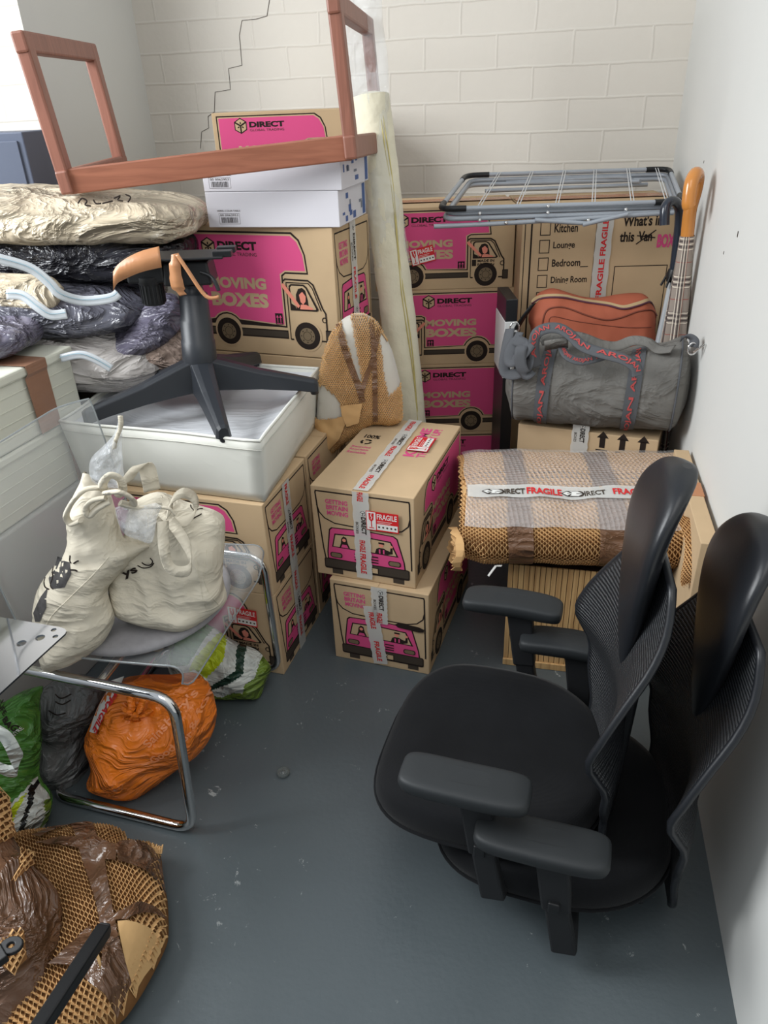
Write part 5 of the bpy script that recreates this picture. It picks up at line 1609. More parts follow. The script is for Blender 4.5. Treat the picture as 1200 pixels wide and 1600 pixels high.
PL = Pillow(pl, (-.72, 1.365, .6), V((.15, -.93, .33)), .058, .05, .06, .009, wr(8, .016, 18, .007, 31))
PL.build('bag_body', t1, CANVAS)
mb = MB(); PL.drape(S2([(235, 598), (312, 598), (322, 640), (300, 690), (240, 700), (218, 670)]), mat('charcoal_print', (62, 60, 60), .8, vary=(60, .5)), .0015, .01, mb)
PL.drape(S2([(196, 735), (222, 700), (228, 770), (196, 830), (172, 836), (158, 808)]), mat('charcoal_print', (62, 60, 60), .8), .0015, .01, mb)
for pts in ([(220, 640), (240, 660), (235, 690), (250, 700)], [(330, 600), (345, 590), (352, 588)], [(318, 625), (335, 625), (346, 630)], [(315, 570), (312, 590), (318, 600)], [(190, 680), (205, 700), (230, 705)]):
    PL.line(mb, S2(pts), .0016, INK, .001)
mb.obj('printed_illustration', t1)
mb = MB(); PL.line(mb, S2([(505, 525), (430, 620), (330, 720), (250, 800), (220, 860)]), .0014, CANVAS, .0); mb.obj('side_seam', t1)
KN = [[(425, 330, 1.35), (420, 300, 1.33), (450, 268, 1.32), (490, 285, 1.33), (500, 330, 1.34), (480, 350, 1.35)],
      [(410, 320, 1.35), (350, 325, 1.34), (300, 370, 1.34), (270, 430, 1.35), (290, 465, 1.35), (330, 450, 1.34)],
      [(430, 340, 1.33), (480, 335, 1.31), (520, 350, 1.32), (545, 375, 1.34), (530, 390, 1.35), (490, 380, 1.34)],
      [(490, 385, 1.34), (560, 400, 1.35), (640, 398, 1.37), (690, 405, 1.38), (715, 430, 1.38)],
      [(430, 360, 1.33), (380, 370, 1.33), (350, 400, 1.33), (365, 430, 1.33), (400, 400, 1.33), (450, 370, 1.33)]]
for k, L in enumerate(KN):
    mb = MB(); mb.tube(smooth_path(pxs(L), 6), .009 if k != 3 else .006, CANVAS, 8, flat=.6); mb.obj('knotted_strap', t1)
# clear plastic bag tied to the totes
FB = mat('thin_clear_polythene', (232, 236, 240), .12, spec=.7, alpha=.30, bump=('crumple', 22, 1.0, .02))
t = thing('clear_plastic_bag', 'thin clear plastic bag poking up between the knotted canvas straps', 'plastic bag', (-.6, 1.42, .8))
o = Pillow(S2([(485, 25), (500, 40), (498, 160), (505, 300), (470, 320), (400, 305), (365, 270), (370, 200), (430, 140), (470, 90)]), at(165, 740, y=1.44), (0, -1, .1), .03, .02, .05, .009, wr(14, .010, 20, .006, 5)).build('plastic_film', t, FB)
o = Pillow(S2([(470, 400), (560, 395), (660, 380), (640, 440), (620, 540), (560, 530), (500, 500)]), at(210, 815, y=1.35), (0, -.95, .3), .02, .02, .05, .009, wr(14, .010, 20, .006, 6)).build('plastic_film', t, FB)
mb = MB(); ribbon(mb, pxs([(490, 25, 1.43), (492, 70, 1.43), (470, 130, 1.43), (465, 160, 1.43)]), .010, CANVAS, [(1, 0, 0), (1, 0, .2)]); mb.obj('drawstring', t, solid=.002)

# ================================================================ CARRIER BAGS UNDER THE CHAIR
def plas(name, rgb, al=1.0, seed=1, sc=16): return mat(name, rgb, .2, spec=.65, alpha=al, bump=('film', 6.5, .7, .03), vary=(5, .10))
ORG = plas('orange_polythene', (240, 128, 38))
OC = lambda L: C2(L, 0, 960, 2.609)
t = thing('orange_carrier_bag', 'full orange supermarket carrier bag knotted on the floor under the clear chair', 'carrier bag', (-.63, 1.40, 0))
KO = at(236, 1085, y=1.38)
def ofold(w):
    dx_, dz_ = w.x - KO.x, w.z - KO.z; r_ = sqrt(dx_ * dx_ + dz_ * dz_); th = atan2(dz_, dx_)
    return .010 * sin(th * 13 + 3 * ns(w, 7, 3)) * max(0, 1 - r_ / .22) * min(1, r_ / .03) + .016 * crease(V((w.x, w.y, w.z * 1.5)), 6, 41) + .010 * ns(w, 9, 4)
PO = Pillow(OC([(430, 320), (500, 262), (600, 245), (700, 245), (790, 238), (845, 280), (872, 340), (884, 410), (860, 500), (800, 580), (740, 620), (650, 690), (560, 742), (450, 730), (365, 682), (382, 600), (354, 510), (380, 420)]), (-.62, 1.44, .2), (0, -.90, .42), .135, .10, .17, .011, ofold)
PO.build('polythene_bag', t, ORG)
mb = MB(); LP = mat('pale_orange_lettering', (240, 150, 96), .3)
PO.text(mb, "Sainsbury's", (262, 1140), (322, 1075), 17, LP, .003, .02)
PO.text(mb, 'Good for', (262, 1165), (318, 1128), 12, LP, .003, .03); PO.text(mb, '& for', (318, 1120), (335, 1075), 9, LP, .003, .02)
PO.text(mb, "sainsburys.co.uk", (192, 1233), (235, 1234), 4, LP, .003)
mb.obj('printed_lettering', t)
mb = PO.drape(OC([(455, 268), (508, 250), (515, 275), (450, 430), (405, 440), (420, 370)]), TAPEW, .003, .012); PO.text(mb, 'FRAGILE', (190, 1068), (163, 1122), 10, RED, .006, .03); mb.obj('fragile_tape', t)
kn = PO.surf(*PO.px2(236, 1085), .0)[0]
mb = MB()
for k in range(7):
    a = k * .9; L = [kn + V((.035 * cos(a), -.005, .045 * sin(a))), kn + V((.012 * cos(a), -.03, .015 * sin(a))), kn + V((.014 * cos(a + 2), -.045, .028 + .01 * sin(a)))]
    mb.tube(smooth_path(L, 4), [.010] * 4 + [.007] * 5, ORG, 6, flat=.5)
mb.obj('tied_knot', t)
GRY = plas('smoky_grey_polythene', (112, 114, 114), .88)
t = thing('grey_refuse_bag', 'smoky grey plastic bag of clutter between the green and orange bags', 'plastic bag', (-.9, 1.45, 0))
PG = Pillow(OC([(150, 330), (190, 290), (260, 245), (340, 250), (420, 300), (430, 400), (370, 450), (350, 520), (362, 600), (340, 690), (240, 712), (165, 705), (150, 600), (148, 450)]), (-.89, 1.49, .2), (0, -.92, .38), .09, .08, .12, .012, lambda w: .020 * crease(w, 10, 51) + .010 * ns(w, 12, 5))
PG.build('polythene_bag', t, GRY)
mb = MB()
for pts in ([(270, 290), (300, 300), (330, 290)], [(280, 310), (310, 318), (335, 308)], [(260, 340), (300, 350), (330, 345)], [(170, 480), (200, 500), (195, 520)]):
    PG.line(mb, OC(pts), .0016, INK, .001)
mb.obj('printed_lettering', t)
GRN = plas('green_polythene', (74, 128, 52)); LIM = plas('lime_polythene', (196, 214, 40)); WHP = plas('white_polythene', (208, 212, 206)); DGR = plas('dark_green_polythene', (26, 56, 42)); OLV = plas('olive_polythene', (112, 138, 48)); BKP = plas('black_polythene', (28, 32, 32))
G4 = lambda L: C2(L, 0, 960, 4.208)
t = thing('green_carrier_bag', 'green, lime and white carrier bag at the left edge beside the grey bag', 'carrier bag', (-.95, 1.28, 0))
Pq = Pillow(G4([(-90, 560), (0, 585), (100, 530), (190, 490), (275, 480), (255, 600), (265, 850), (250, 1080), (320, 1180), (335, 1270), (290, 1400), (140, 1512), (60, 1440), (-60, 1440), (-120, 1200)]), (-.94, 1.30, .2), (0.05, -.90, .42), .075, .08, .12, .0052, lambda w: .012 * crease(w, 9, 61) + .008 * ns(w, 10, 6))
Pq.build('polythene_bag', t, GRN, [(G4([(60, 1250), (232, 1082), (240, 1060), (350, 1180), (350, 1400), (140, 1560), (30, 1540)]), WHP), (G4([(66, 1270), (222, 1120), (130, 1385), (90, 1360)]), LIM), (G4([(222, 1100), (258, 1080), (262, 1190), (215, 1390), (140, 1515), (118, 1505), (190, 1370), (235, 1200)]), BKP), (G4([(318, 1195), (345, 1230), (330, 1330), (240, 1450), (150, 1530), (290, 1370), (325, 1280)]), OLV)])
mb = MB(); ribbon(mb, [at(-10, 1138, y=1.10), at(8, 1150, y=1.09), at(24, 1178, y=1.09), at(28, 1200, y=1.09), at(14, 1205, y=1.09), at(-8, 1196, y=1.09)], .028, WHP, [(1, .3, .3), (1, .2, -.2), (0, .3, 1), (0, .3, 1)]); mb.obj('carrier_handle', t, solid=.002)
mb = MB(); Pq.text(mb, 'LIFE', (2, 1098), (22, 1108), 7, INK, .003, .02); Pq.text(mb, 'BAG', (20, 1112), (40, 1130), 9, INK, .003, .03); Pq.text(mb, 'AITRE', (38, 1138), (50, 1128), 6, WHP, .003)
mb.obj('printed_lettering', t)
GR = lambda L: C2(L, 240, 860, 5.714)
t = thing('green_carrier_bag', 'lime, white and dark green carrier bag lying beside the cardboard boxes', 'carrier bag', (-.45, 1.72, 0))
Pr = Pillow(GR([(120, 960), (180, 800), (260, 700), (420, 640), (520, 680), (600, 730), (690, 790), (770, 830), (860, 860), (935, 900), (975, 940), (1050, 1050), (1010, 1150), (975, 1250), (935, 1322), (780, 1325), (600, 1330), (480, 1310), (300, 1300), (180, 1150)]), (-.46, 1.735, .15), (0, -.88, .47), .085, .06, .12, .0055, lambda w: .012 * crease(w, 10, 71) + .008 * ns(w, 9, 7))
Pr.build('polythene_bag', t, WHP, [(GR([(100, 900), (180, 700), (420, 600), (540, 690), (380, 960), (200, 1000)]), GRN), (GR([(600, 715), (670, 790), (670, 940), (520, 1090), (380, 1020), (440, 900), (540, 780)]), LIM), (GR([(765, 835), (842, 845), (842, 1050), (740, 1125), (560, 1200), (505, 1190), (620, 1115), (775, 1020)]), DGR), (GR([(980, 930), (1070, 1050), (1010, 1150), (940, 1340), (440, 1340), (520, 1250), (640, 1280), (750, 1220), (830, 1230), (860, 1140), (935, 1090)]), OLV)])
mb = MB(); ribbon(mb, [at(296, 1050, y=1.56), at(312, 1062, y=1.53), at(318, 1070, y=1.52), at(308, 1074, y=1.51), at(292, 1064, y=1.51), at(286, 1056, y=1.51)], .03, WHP, [(1, .3, .3), (1, .2, -.2), (0, .3, 1)]); mb.obj('carrier_handle', t, solid=.002)

# ================================================================ POLISHED PLATE AT LEFT EDGE
STL = mat('polished_steel', (190, 192, 198), .07, metal=1)
t = thing('steel_plate', 'polished steel plate with screw holes jutting in at the left edge', 'metal plate', (-.85, 1.05, 0))
zP = .645
out = [at(x, y, z=zP) for x, y in G4([(-330, -30), (0, 22), (200, 55), (405, 90), (428, 100), (438, 115), (430, 132), (300, 250), (0, 525), (-330, 830)])]
holes = []
for hx_, hy_, r in ((142, 195, .0095), (265, 158, .0095), (355, 107, .0055), (366, 150, .0055)):
    c = at(hx_ / 4.208, 960 + hy_ / 4.208, z=zP); holes.append([c + V((cos(2 * pi * k / 14) * r, sin(2 * pi * k / 14) * r, 0)) for k in range(14)])
allp = [V((p.x, p.y)) for p in out]; ed = [(i, (i + 1) % len(out)) for i in range(len(out))]
for h in holes:
    b = len(allp); allp += [V((p.x, p.y)) for p in h]; ed += [(b + i, b + (i + 1) % len(h)) for i in range(len(h))]
r = delaunay_2d_cdt(allp, ed, [], 0, 1e-6)
def _c(f): return (sum(r[0][i].x for i in f) / len(f), sum(r[0][i].y for i in f) / len(f))
keepf = [tuple(f) for f in r[2] if inside(_c(f), [(p.x, p.y) for p in out]) and not any(inside(_c(f), [(p.x, p.y) for p in h]) for h in holes)]
mb = MB(); mb.add([(p.x, p.y, zP) for p in r[0]], keepf, STL); mb.obj('plate', t, solid=.004)
mb = MB(); mb.bar((-.84, 1.0, zP - .003), (-.84, 1.0, .0), .03, .03, BLACKP, up=(0, 1, 0)); mb.obj('leg', t)
mb = MB(); mb.bar((-.84, 1.0, .01), (-1.15, 1.1, .01), .06, .02, BLACKP); mb.obj('foot', t)

# ================================================================ PAPER-WRAPPED FURNITURE, BOTTOM LEFT
B3_ = lambda L: C2(L, 0, 1220, 3.0)
BT2 = mat('brown_tape_glossy', (108, 78, 58), .2, spec=.7, alpha=.97, bump=('film', 6, .8, .03), vary=(6, .06))
t = thing('taped_paper_bundle', 'flat round bundle in honeycomb paper and brown tape on the floor, bottom left', 'wrapped parcel', (-.7, .95, 0))
PW = Pillow(B3_([(60, 320), (150, 285), (300, 268), (440, 255), (570, 262), (612, 300), (640, 328), (700, 335), (752, 345), (765, 470), (785, 560), (790, 720), (770, 800), (700, 940), (640, 1040), (560, 1140), (400, 1230), (0, 1330), (-250, 1200), (-300, 700), (-150, 400)]), (-.7, .95, .035), (0, 0, 1), .085, .03, .10, .014, lambda w: .010 * crease(w, 8, 81) + .006 * ns(w, 12, 8))
PW.build('inner_paper_layer', t, KRAFTI)
x0, y0, x1, y1 = PW.bb
def SW(u, v):
    # diagonal weave
    a, b = (u - .5) * 1.4, (v - .5) * 1.4; c_, s_ = cos(.5), sin(.5)
    X = (x0 + x1) / 2 + (a * c_ - b * s_) * (x1 - x0); Y = (y0 + y1) / 2 + (a * s_ + b * c_) * (y1 - y0)
    return (X, Y)
def SWp(u, v):
    X, Y = SW(u, v); p, n = PW.surf(X, Y, .003); return p, (n if n.z > 0 else -n)
honey(MBk := MB(), SWp, 64, 52, lift=.007, keep=lambda u, v: inside(SW(u, v), PW.out) and dist_edge(SW(u, v), PW.out) > .006)
MBk.obj('honeycomb_paper', t)
for poly in ([(345, 262), (455, 255), (500, 390), (540, 500), (560, 640), (600, 850), (640, 1010), (560, 1140), (520, 1080), (540, 900), (500, 700), (440, 520), (400, 380)],
             [(200, 385), (340, 300), (450, 262), (360, 330), (240, 395)], [(215, 425), (400, 405), (470, 480), (440, 470), (300, 440)],
             [(500, 400), (590, 440), (640, 325), (700, 335), (620, 400), (590, 520), (500, 520)], [(600, 400), (760, 385), (785, 555), (720, 530), (600, 520)],
             [(575, 780), (700, 690), (795, 678), (770, 700), (640, 790), (590, 800)], [(400, 900), (480, 820), (500, 950), (550, 1110), (480, 1080), (380, 1010), (290, 1010)]):
    PW.drape(B3_(poly), BT2, .019, .010, wob=.007).obj('brown_tape', t)
mb = PW.drape(B3_([(600, 800), (770, 780), (760, 830), (640, 1035), (620, 920)]), mat('plain_kraft_paper', (196, 158, 108), .85, bump=('crumple', 10, .5, .01)), .017, .016); mb.obj('kraft_patch', t)
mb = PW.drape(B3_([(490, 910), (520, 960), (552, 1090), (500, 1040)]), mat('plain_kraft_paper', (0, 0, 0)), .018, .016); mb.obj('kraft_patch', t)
mb = MB()
for k in range(26):
    f = k / 25; a = at(226 + 26 * f, 1331 + 3 * f, z=.075); b = a + V((.002, .010 + .006 * sin(k * 2.1), .008 + .006 * sin(k * 3.3)))
    mb.bar(a, b, .0022, .004, KRAFT)
mb.obj('ragged_paper_edge', t)
t = thing('taped_lump', 'tall lump wrapped in shiny brown tape at the bottom left corner', 'wrapped parcel', (-.85, .85, 0))
PX = Pillow(B3_([(-200, 60), (-60, 0), (0, 40), (40, 80), (52, 140), (60, 250), (100, 320), (150, 340), (170, 400), (210, 440), (270, 520), (292, 620), (280, 800), (240, 960), (200, 1030), (150, 1080), (60, 1180), (-100, 1250), (-250, 900)]), (-.78, .90, .16), (.15, -.42, .90), .07, .12, .11, .012, lambda w: .020 * crease(V((w.x * 1.6, w.y * .7, w.z)), 8, 91) + .010 * ns(w, 12, 9))
PX.build('taped_wrapping', t, BT2)
for poly, sd in (([(0, 40), (45, 85), (50, 150), (80, 250), (20, 330), (-20, 250), (-20, 100)], 1), ([(110, 320), (150, 345), (165, 400), (130, 470), (95, 500), (120, 420)], 2), ([(60, 780), (160, 720), (170, 850), (110, 920), (60, 880)], 3)):
    PP = B3_(poly); q2 = [PX.px2(*p) for p in PP]
    ax0 = min(q[0] for q in q2); ax1 = max(q[0] for q in q2); ay0 = min(q[1] for q in q2); ay1 = max(q[1] for q in q2)
    mb = PX.drape(PP, KRAFTI, .004, .012)
    def SS(u, v): return PX.surf(ax0 + (ax1 - ax0) * u, ay0 + (ay1 - ay0) * v, .008)
    honey(mb, SS, max(4, int((ax1 - ax0) / .014)), max(4, int((ay1 - ay0) / .016)), lift=.006, keep=lambda u, v: inside((ax0 + (ax1 - ax0) * u, ay0 + (ay1 - ay0) * v), q2))
    mb.obj('honeycomb_patch', t)
t = thing('black_metal_leg', 'black square metal leg lying across the wrapped bundle, bottom left', 'furniture leg', (-.6, .8, .2))
a = at(163, 1452, z=.20); b = at(40, 1640, z=.27)
mb = MB(); mb.bar(a, b + (b - a) * .25, .026, .026, BLACKP); mb.obj('square_tube', t, bevel=.004)
mb = MB(); d = (a - b).normalized(); mb.bar(a - d * .004, a + d * .006, .024, .024, BLACKM); mb.obj('end_cap', t, bevel=.006)
t = thing('black_bracket', 'small glossy black metal bracket with a bolt hole, at the bottom left edge', 'bracket', (-.75, .85, .25))
mb = MB(); c = at(18, 1478, z=.30)
ring_o = [c + V((.020 * cos(k * pi / 10), .016 * sin(k * pi / 10), 0)) for k in range(20)]; ring_i = [c + V((.006 * cos(k * pi / 10), .005 * sin(k * pi / 10), 0)) for k in range(20)]
mb.add(ring_o + ring_i, [(k, (k + 1) % 20, 20 + (k + 1) % 20, 20 + k) for k in range(20)], BLACKP)
e = at(-40, 1520, z=.30)
mb.bar(c + (e - c).normalized() * .014, e, .03, .012, BLACKP); mb.obj('bracket_arm', t, solid=.008, bevel=.002)

# ================================================================ GLASS BLOB ON THE FLOOR
t = thing('glass_stopper', 'small dark clear glass piece alone on the grey floor', 'glass piece', at(443, 1207, z=0))
GL = mat('dark_glass', (120, 126, 124), .04, spec=.9, alpha=.45)
mb = MB(); c = at(443, 1209, z=.001); mb.lathe([(.014, 0), (.018, .004), (.017, .010), (.011, .015), (.004, .017)], GL, c, 18); mb.obj('glass_body', t)
mb = MB(); mb.lathe([(.007, .004), (.008, .008), (.003, .013)], BLACKP, c, 12); mb.obj('dark_core', t)

# ================================================================ GREY HOLDALL
HF = mat('grey_canvas_holdall', (112, 110, 106), .9, spec=.15, bump=('film', 4.5, .5, .025), vary=(6, .06))
WEB = mat('dark_grey_webbing', (84, 86, 90), .8, bump=('weave', 200, .3, .001)); REDT = mat('red_woven_lettering', (178, 72, 70), .8)
t = thing('holdall', 'grey canvas holdall with red lettered webbing lying on the arrowed carton', 'holdall', (.7, 2.3, .6))
DA = at(802, 592, y=2.37); DB = at(1066, 596, y=2.195)
DA.z = .718; DB.z = .718
ax = (DB - DA); L_ = ax.length; ax.normalize(); upz = V((0, 0, 1)); fr_ = upz.cross(ax).normalized()
if fr_.y > 0: fr_ = -fr_
def duf(u, v, g=0.0):
    th = u * 2 * pi; s_ = v
    endk = (1 - max(0, (.06 - s_) / .06) ** 2 * .35) * (1 - max(0, (s_ - .94) / .06) ** 2 * .18)
    r = (.128 + g) * endk
    c, sn = cos(th), sin(th); e = .85
    y = r * (abs(c) ** e) * (1 if c > 0 else -1) * 1.02; z = r * (abs(sn) ** e) * (1 if sn > 0 else -1)
    z *= (1.04 if sn > 0 else .98)
    z -= (.020 + .014 * sin(s_ * 13)) * sin(pi * s_) * max(0, sn) - .03 * max(0, s_ - .82) / .18 * (sn > 0) * sn
    z -= (.05 * max(0, .16 - s_) / .16) * (sn > 0) * sn
    p = DA + ax * (L_ * s_) + fr_ * y + upz * z
    p += (fr_ * c + upz * sn) * (.011 * crease(V((p.x, p.y, p.z * .6)), 8, 11) + .006 * ns(p, 9, 12))
    return p
mb = MB(); mb.grid(duf, 56, 60, HF)
for v_, s_ in ((0, -1), (1, 1)):
    ring = [duf(k / 48, v_) for k in range(48)]; c = sum(ring, V()) / 48 + ax * s_ * .012
    mid = [p.lerp(c, .5) + ax * s_ * .012 for p in ring]
    mb.rings([ring, mid], HF, caps=False); mb.add(mid + [c + ax * s_ * .004], [(k, (k + 1) % 48, 48) for k in range(48)], HF, True)
mb.obj('bag_body', t)
for v_ in (.035, .965):
    mb = MB(); mb.tube([duf(k / 48, v_, .002) for k in range(48)], .003, WEB, 6, closed=True); mb.obj('end_piping', t)
# u: 0 = front, .25 = top, .75 = bottom
def wband(v0, lean, name):
    mb = MB(); w = .022
    def g(a, b):
        u = -.22 + .47 * b; return duf(u, v0 + (a - .5) * 2 * w / L_ * .95 + lean * b, .004)
    mb.grid(g, 4, 26, WEB)
    vs, fs = text2d('AROJAN AROJAN', .02)
    mb.add([duf(-.20 + .44 * x, v0 + (.28 - y * .56) * w * 1.5 / L_ + lean * (x * .94 + .04), .0065) for x, y in vs], fs, REDT)
    mb.obj(name, t)
wband(.20, .035, 'webbing_strap'); wband(.72, .015, 'webbing_strap')
def webloop(pts, w=.034, txt=True):
    fc = (-.05, -.75, .65)
    mb = MB(); P = fribbon(mb, pts, w, WEB, fc, 8, .05); mb.obj('webbing_handle', t, solid=.003)
    if txt:
        mb = MB(); n = len(P); vs, fs = text2d('AROJAN  AROJAN  AROJAN', .02); out = []
        for x, y in vs:
            g_ = (.05 + .90 * x) * (n - 1); k = min(int(g_), n - 2); p = P[k].lerp(P[k + 1], g_ - k)
            td = (P[min(k + 2, n - 1)] - P[max(k - 1, 0)]).normalized(); sd = td.cross(V(fc)).normalized()
            out.append(p - sd * (y - .5) * w * .55 + V(fc).normalized() * .0045)
        mb.add(out, fs, REDT); mb.obj('woven_lettering', t)
D8 = lambda x, y, yy: at(780 + x / 3.5294, 460 + y / 3.5294, y=yy)
webloop([D8(205, 400, 2.20), D8(190, 300, 2.20), D8(205, 220, 2.20), D8(260, 188, 2.20), D8(330, 188, 2.19), D8(390, 222, 2.17), D8(460, 285, 2.14), D8(560, 322, 2.11), D8(680, 355, 2.08), D8(750, 400, 2.06), D8(765, 450, 2.05)])
webloop([D8(345, 290, 2.20), D8(375, 340, 2.16), D8(450, 368, 2.14), D8(560, 345, 2.14), D8(620, 318, 2.15)], .026)
mb = MB(); fribbon(mb, [D8(225, 260, 2.22), D8(330, 225, 2.24), D8(450, 235, 2.22), D8(560, 275, 2.2), D8(650, 285, 2.19), D8(740, 255, 2.2), D8(820, 265, 2.18), D8(880, 305, 2.16), D8(960, 300, 2.12)], .034, HF, (0, -.6, .8)); mb.obj('zip_flap', t, solid=.003)
mb = MB(); ribbon(mb, [D8(250, 285, 2.2), D8(300, 275, 2.19), D8(380, 268, 2.185)], .045, HF, [(fr_ * .6 + upz * .7)] * 2); mb.obj('velcro_grip', t, solid=.006)
for pts in ([(60, 190, 2.30), (40, 300, 2.27), (30, 420, 2.25), (90, 440, 2.22), (160, 390, 2.20), (150, 290, 2.22), (90, 250, 2.25)], [(110, 210, 2.28), (70, 290, 2.25), (60, 370, 2.22), (120, 340, 2.2), (175, 270, 2.2)], [(160, 270, 2.24), (120, 300, 2.2), (120, 390, 2.19), (150, 440, 2.19), (180, 420, 2.2)]):
    mb = MB(); fribbon(mb, [D8(*p) for p in pts], .036, WEB, [(-.8, -.6, .3), (-.2, -.6, .8), (-.7, -.6, .3), (-.2, -.7, .7)], 8); mb.obj('shoulder_strap', t, solid=.003)
for c in (D8(85, 185, 2.3), D8(1065, 300, 2.10)):
    mb = MB(); mb.tube([c + V((.014 * cos(k * pi / 8), 0, .018 * sin(k * pi / 8))) for k in range(16)], .0028, CHROME, 6, closed=True); mb.obj('metal_ring', t)
mb = MB(); mb.tube(smooth_path([D8(1072, 320, 2.09), D8(1100, 300, 2.08), D8(1135, 275, 2.07)], 4), .0035, CHROME, 8); mb.obj('snap_hook', t)
mb = MB(); ribbon(mb, [D8(1000, 250, 2.16), D8(1040, 228, 2.13), D8(1075, 250, 2.11), D8(1070, 290, 2.10)], .030, WEB, [(fr_ * .6 + upz * .6), (ax * .8 + fr_ * .3)], 6); mb.obj('end_tab', t, solid=.003)

# ================================================================ TERRACOTTA SHOULDER BAG
TC_ = mat('terracotta_nylon', (172, 94, 70), .7, spec=.3, bump=('noise', 60, .2, .002), vary=(5, .06))
TCD = mat('terracotta_piping', (120, 62, 46), .7)
t = thing('shoulder_bag', 'terracotta fabric shoulder bag behind the grey holdall', 'bag', (.72, 2.6, .6))
T7 = lambda L: C2(L, 780, 300, 3.5294)
PT_ = Pillow(T7([(185, 600), (215, 560), (240, 545), (300, 530), (400, 560), (480, 580), (560, 580), (680, 560), (790, 560), (825, 600), (855, 660), (850, 760), (850, 900), (700, 950), (300, 950), (170, 900), (175, 760), (160, 700)]), (.73, 2.60, .8), (0, -.96, .25), .085, .06, .08, .010, lambda w: .008 * crease(w, 6, 15) + .006 * ns(w, 8, 16))
PT_.build('bag_body', t, TC_)
mb = MB(); PT_.strap(mb, T7([(180, 610), (220, 580), (330, 578), (440, 600), (560, 618), (640, 638), (720, 620), (800, 600), (845, 635), (868, 680)]), .014, mat('pale_zip_tape', (186, 160, 120), .5), .004); mb.obj('zip_tape', t)
for d_, mt in ((0, mat('purple_zip_line', (92, 50, 66), .6)),):
    mb = MB(); PT_.line(mb, T7([(180, 616), (220, 588), (330, 586), (440, 608), (560, 627), (640, 647), (720, 630), (800, 608), (845, 643), (866, 685)]), .0035, mt, .004); mb.obj('zip_teeth', t)
mb = MB(); PT_.line(mb, T7([(215, 770), (220, 690), (250, 645), (330, 640), (440, 680), (540, 705), (620, 695), (720, 660), (800, 655), (835, 690), (845, 780)]), .003, TCD, .001); mb.obj('pocket_piping', t)
mb = MB(); PT_.line(mb, T7([(255, 780), (255, 690), (400, 715), (640, 745), (790, 745)]), .0014, TCD, .001); mb.obj('pocket_seam', t)
mb = MB(); ribbon(mb, [at(833, 475, y=2.5), at(822, 490, y=2.5), at(812, 505, y=2.52), at(804, 520, y=2.55)], .02, BLACKP, [(1, .3, .3), (1, 0, 0)]); mb.obj('strap', t, solid=.003)

# ================================================================ PAPER-WRAPPED OVAL
t = thing('wrapped_oval', 'upright oval piece wrapped in honeycomb paper and tape behind the middle boxes', 'wrapped parcel', (-.15, 2.3, 0))
O5 = lambda L: C2(L, 480, 480, 5.4545)
WHF = mat('white_foam_wrap', (206, 202, 192), .8, sheen=.3, bump=('noise', 30, .3, .004))
po = O5([(200, 230), (280, 120), (370, 62), (460, 48), (520, 68), (590, 120), (650, 220), (720, 360), (770, 540), (800, 700), (815, 900), (800, 960), (700, 1000), (560, 985), (430, 1080), (300, 1160), (180, 1280), (95, 1400)])
pw_ = [on_plane(x, y, (-.1, 2.30, .8), (0, -1, 0)) for x, y in po]
pw_ += [V((-.205, 2.30, .30)), V((-.215, 2.30, .02))][::1]
pw_ += [V((-.245, 2.30, .02)), V((-.24, 2.30, .45))]
pw_ += [on_plane(480 + x / 5.4545, 480 + y / 5.4545, (-.1, 2.30, .8), (0, -1, 0)) for x, y in ((62, 1200), (80, 900), (100, 640), (140, 400))]
PV = Pillow(pw_, (-.1, 2.30, .8), (0, -1, 0), .045, .03, .07, .011, lambda w: .008 * crease(V((w.x, w.y, w.z * .4)), 9, 17) + .005 * ns(w, 10, 18), world=True, sm=2)
PV.build('foam_layer', t, WHF)
white = [[PV.px2(*p) for p in O5(L)] for L in ([(290, 120), (370, 55), (400, 200), (470, 600), (430, 560), (330, 200)], [(610, 200), (720, 340), (790, 640), (690, 712), (655, 560), (640, 400)], [(60, 660), (150, 640), (230, 700), (290, 790), (300, 880), (60, 940)])]
x0v, y0v, x1v, y1v = PV.bb
def SV(u, v): return (x0v + (x1v - x0v) * u, y0v + (y1v - y0v) * v)
yb = PV.px2(540, 760)[1]
mb = MB(); honey(mb, lambda u, v: PV.surf(*SV(u, v), .003), 46, 84, lift=.005, keep=lambda u, v: SV(u, v)[1] > yb and inside(SV(u, v), PV.out) and not any(inside(SV(u, v), w_) for w_ in white))
mb.obj('honeycomb_paper', t)
polys = [[(0, 0), (1, 0)]]
mb = MB(); PV.strap(mb, O5([(270, 130), (330, 330), (400, 520), (450, 660), (470, 760)]), .020, BTAPE, .008); PV.strap(mb, O5([(615, 160), (560, 380), (500, 560), (460, 700)]), .014, BTAPE, .009); mb.obj('brown_tape', t)
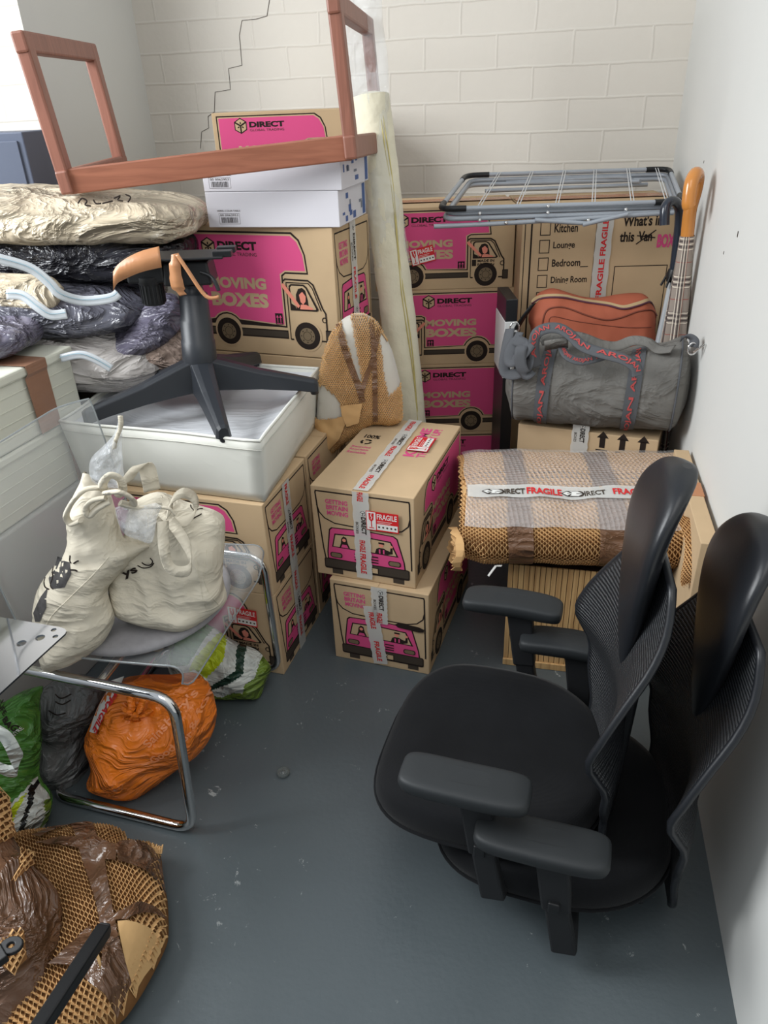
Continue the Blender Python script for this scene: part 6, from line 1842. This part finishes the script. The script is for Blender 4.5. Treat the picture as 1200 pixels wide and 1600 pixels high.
mb = MB(); PV.strap(mb, O5([(550, 100), (565, 300), (575, 600), (580, 940)]), .016, BTAPE, .009); mb.obj('brown_tape', t)
mb = PV.drape(O5([(290, 780), (470, 765), (440, 930), (340, 960), (300, 860)]), KRAFT, .016, .010, wob=.004); mb.obj('kraft_patch', t)
mb = PV.drape(O5([(60, 940), (300, 870), (335, 920), (280, 1060), (180, 1180), (60, 1200)]), KRAFT, .014, .010, wob=.005)
mb.obj('kraft_patch', t)

# ================================================================ SUB-PARTS GO UNDER THE PART THEY BELONG TO
def _ctr(o):
    vs = o.data.vertices; n = max(1, len(vs)); k = max(1, n // 60)
    return sum((vs[i].co for i in range(0, n, k)), V()) / len(range(0, n, k))
NEST = {'height_button': 'armrest_post', 'corner_cap': 'top_frame', 'rivet': 'leg_frame', 'zip_line': 'zip_strip', 'woven_lettering': 'webbing_handle',
        'moulded_rib': 'box_body', 'seat_piping': 'seat', 'piped_rim': 'fabric_wall', 'stitched_seam': 'fabric_wall', 'pocket_piping': 'bag_body',
        'pocket_seam': 'bag_body', 'zip_teeth': 'zip_tape', 'tied_knot': 'polythene_bag', 'end_cap': 'square_tube', 'shell_edge': 'seat_shell',
        'side_seam': 'bag_body', 'printed_lettering': ('bag_body', 'polythene_bag'), 'printed_artwork': 'carton_body', 'printed_label': 'carton_body',
        'printed_arrows': 'carton_body', 'printed_illustration': 'bag_body', 'end_piping': 'bag_body', 'film_seam': 'wadding', 'back_frame': 'mesh_back',
        'hanging_wire': 'top_frame', 'dark_core': 'glass_body', 'marker_blot': 'carton_body', 'ink_scrawl': 'crumpled_film', 'snap_hook': 'metal_ring'}
for root in [o for o in bpy.data.objects if o.type == 'EMPTY' and o.parent is None]:
    kids = list(root.children); base = lambda o: o.name.split('.')[0]
    for c in kids:
        want = NEST.get(base(c))
        if not want: continue
        want = (want,) if isinstance(want, str) else want
        cand = [k for k in kids if base(k) in want and k is not c]
        if not cand: continue
        cc = _ctr(c); p = min(cand, key=lambda k: (_ctr(k) - cc).length)
        c.parent = p; c.matrix_parent_inverse = Matrix()
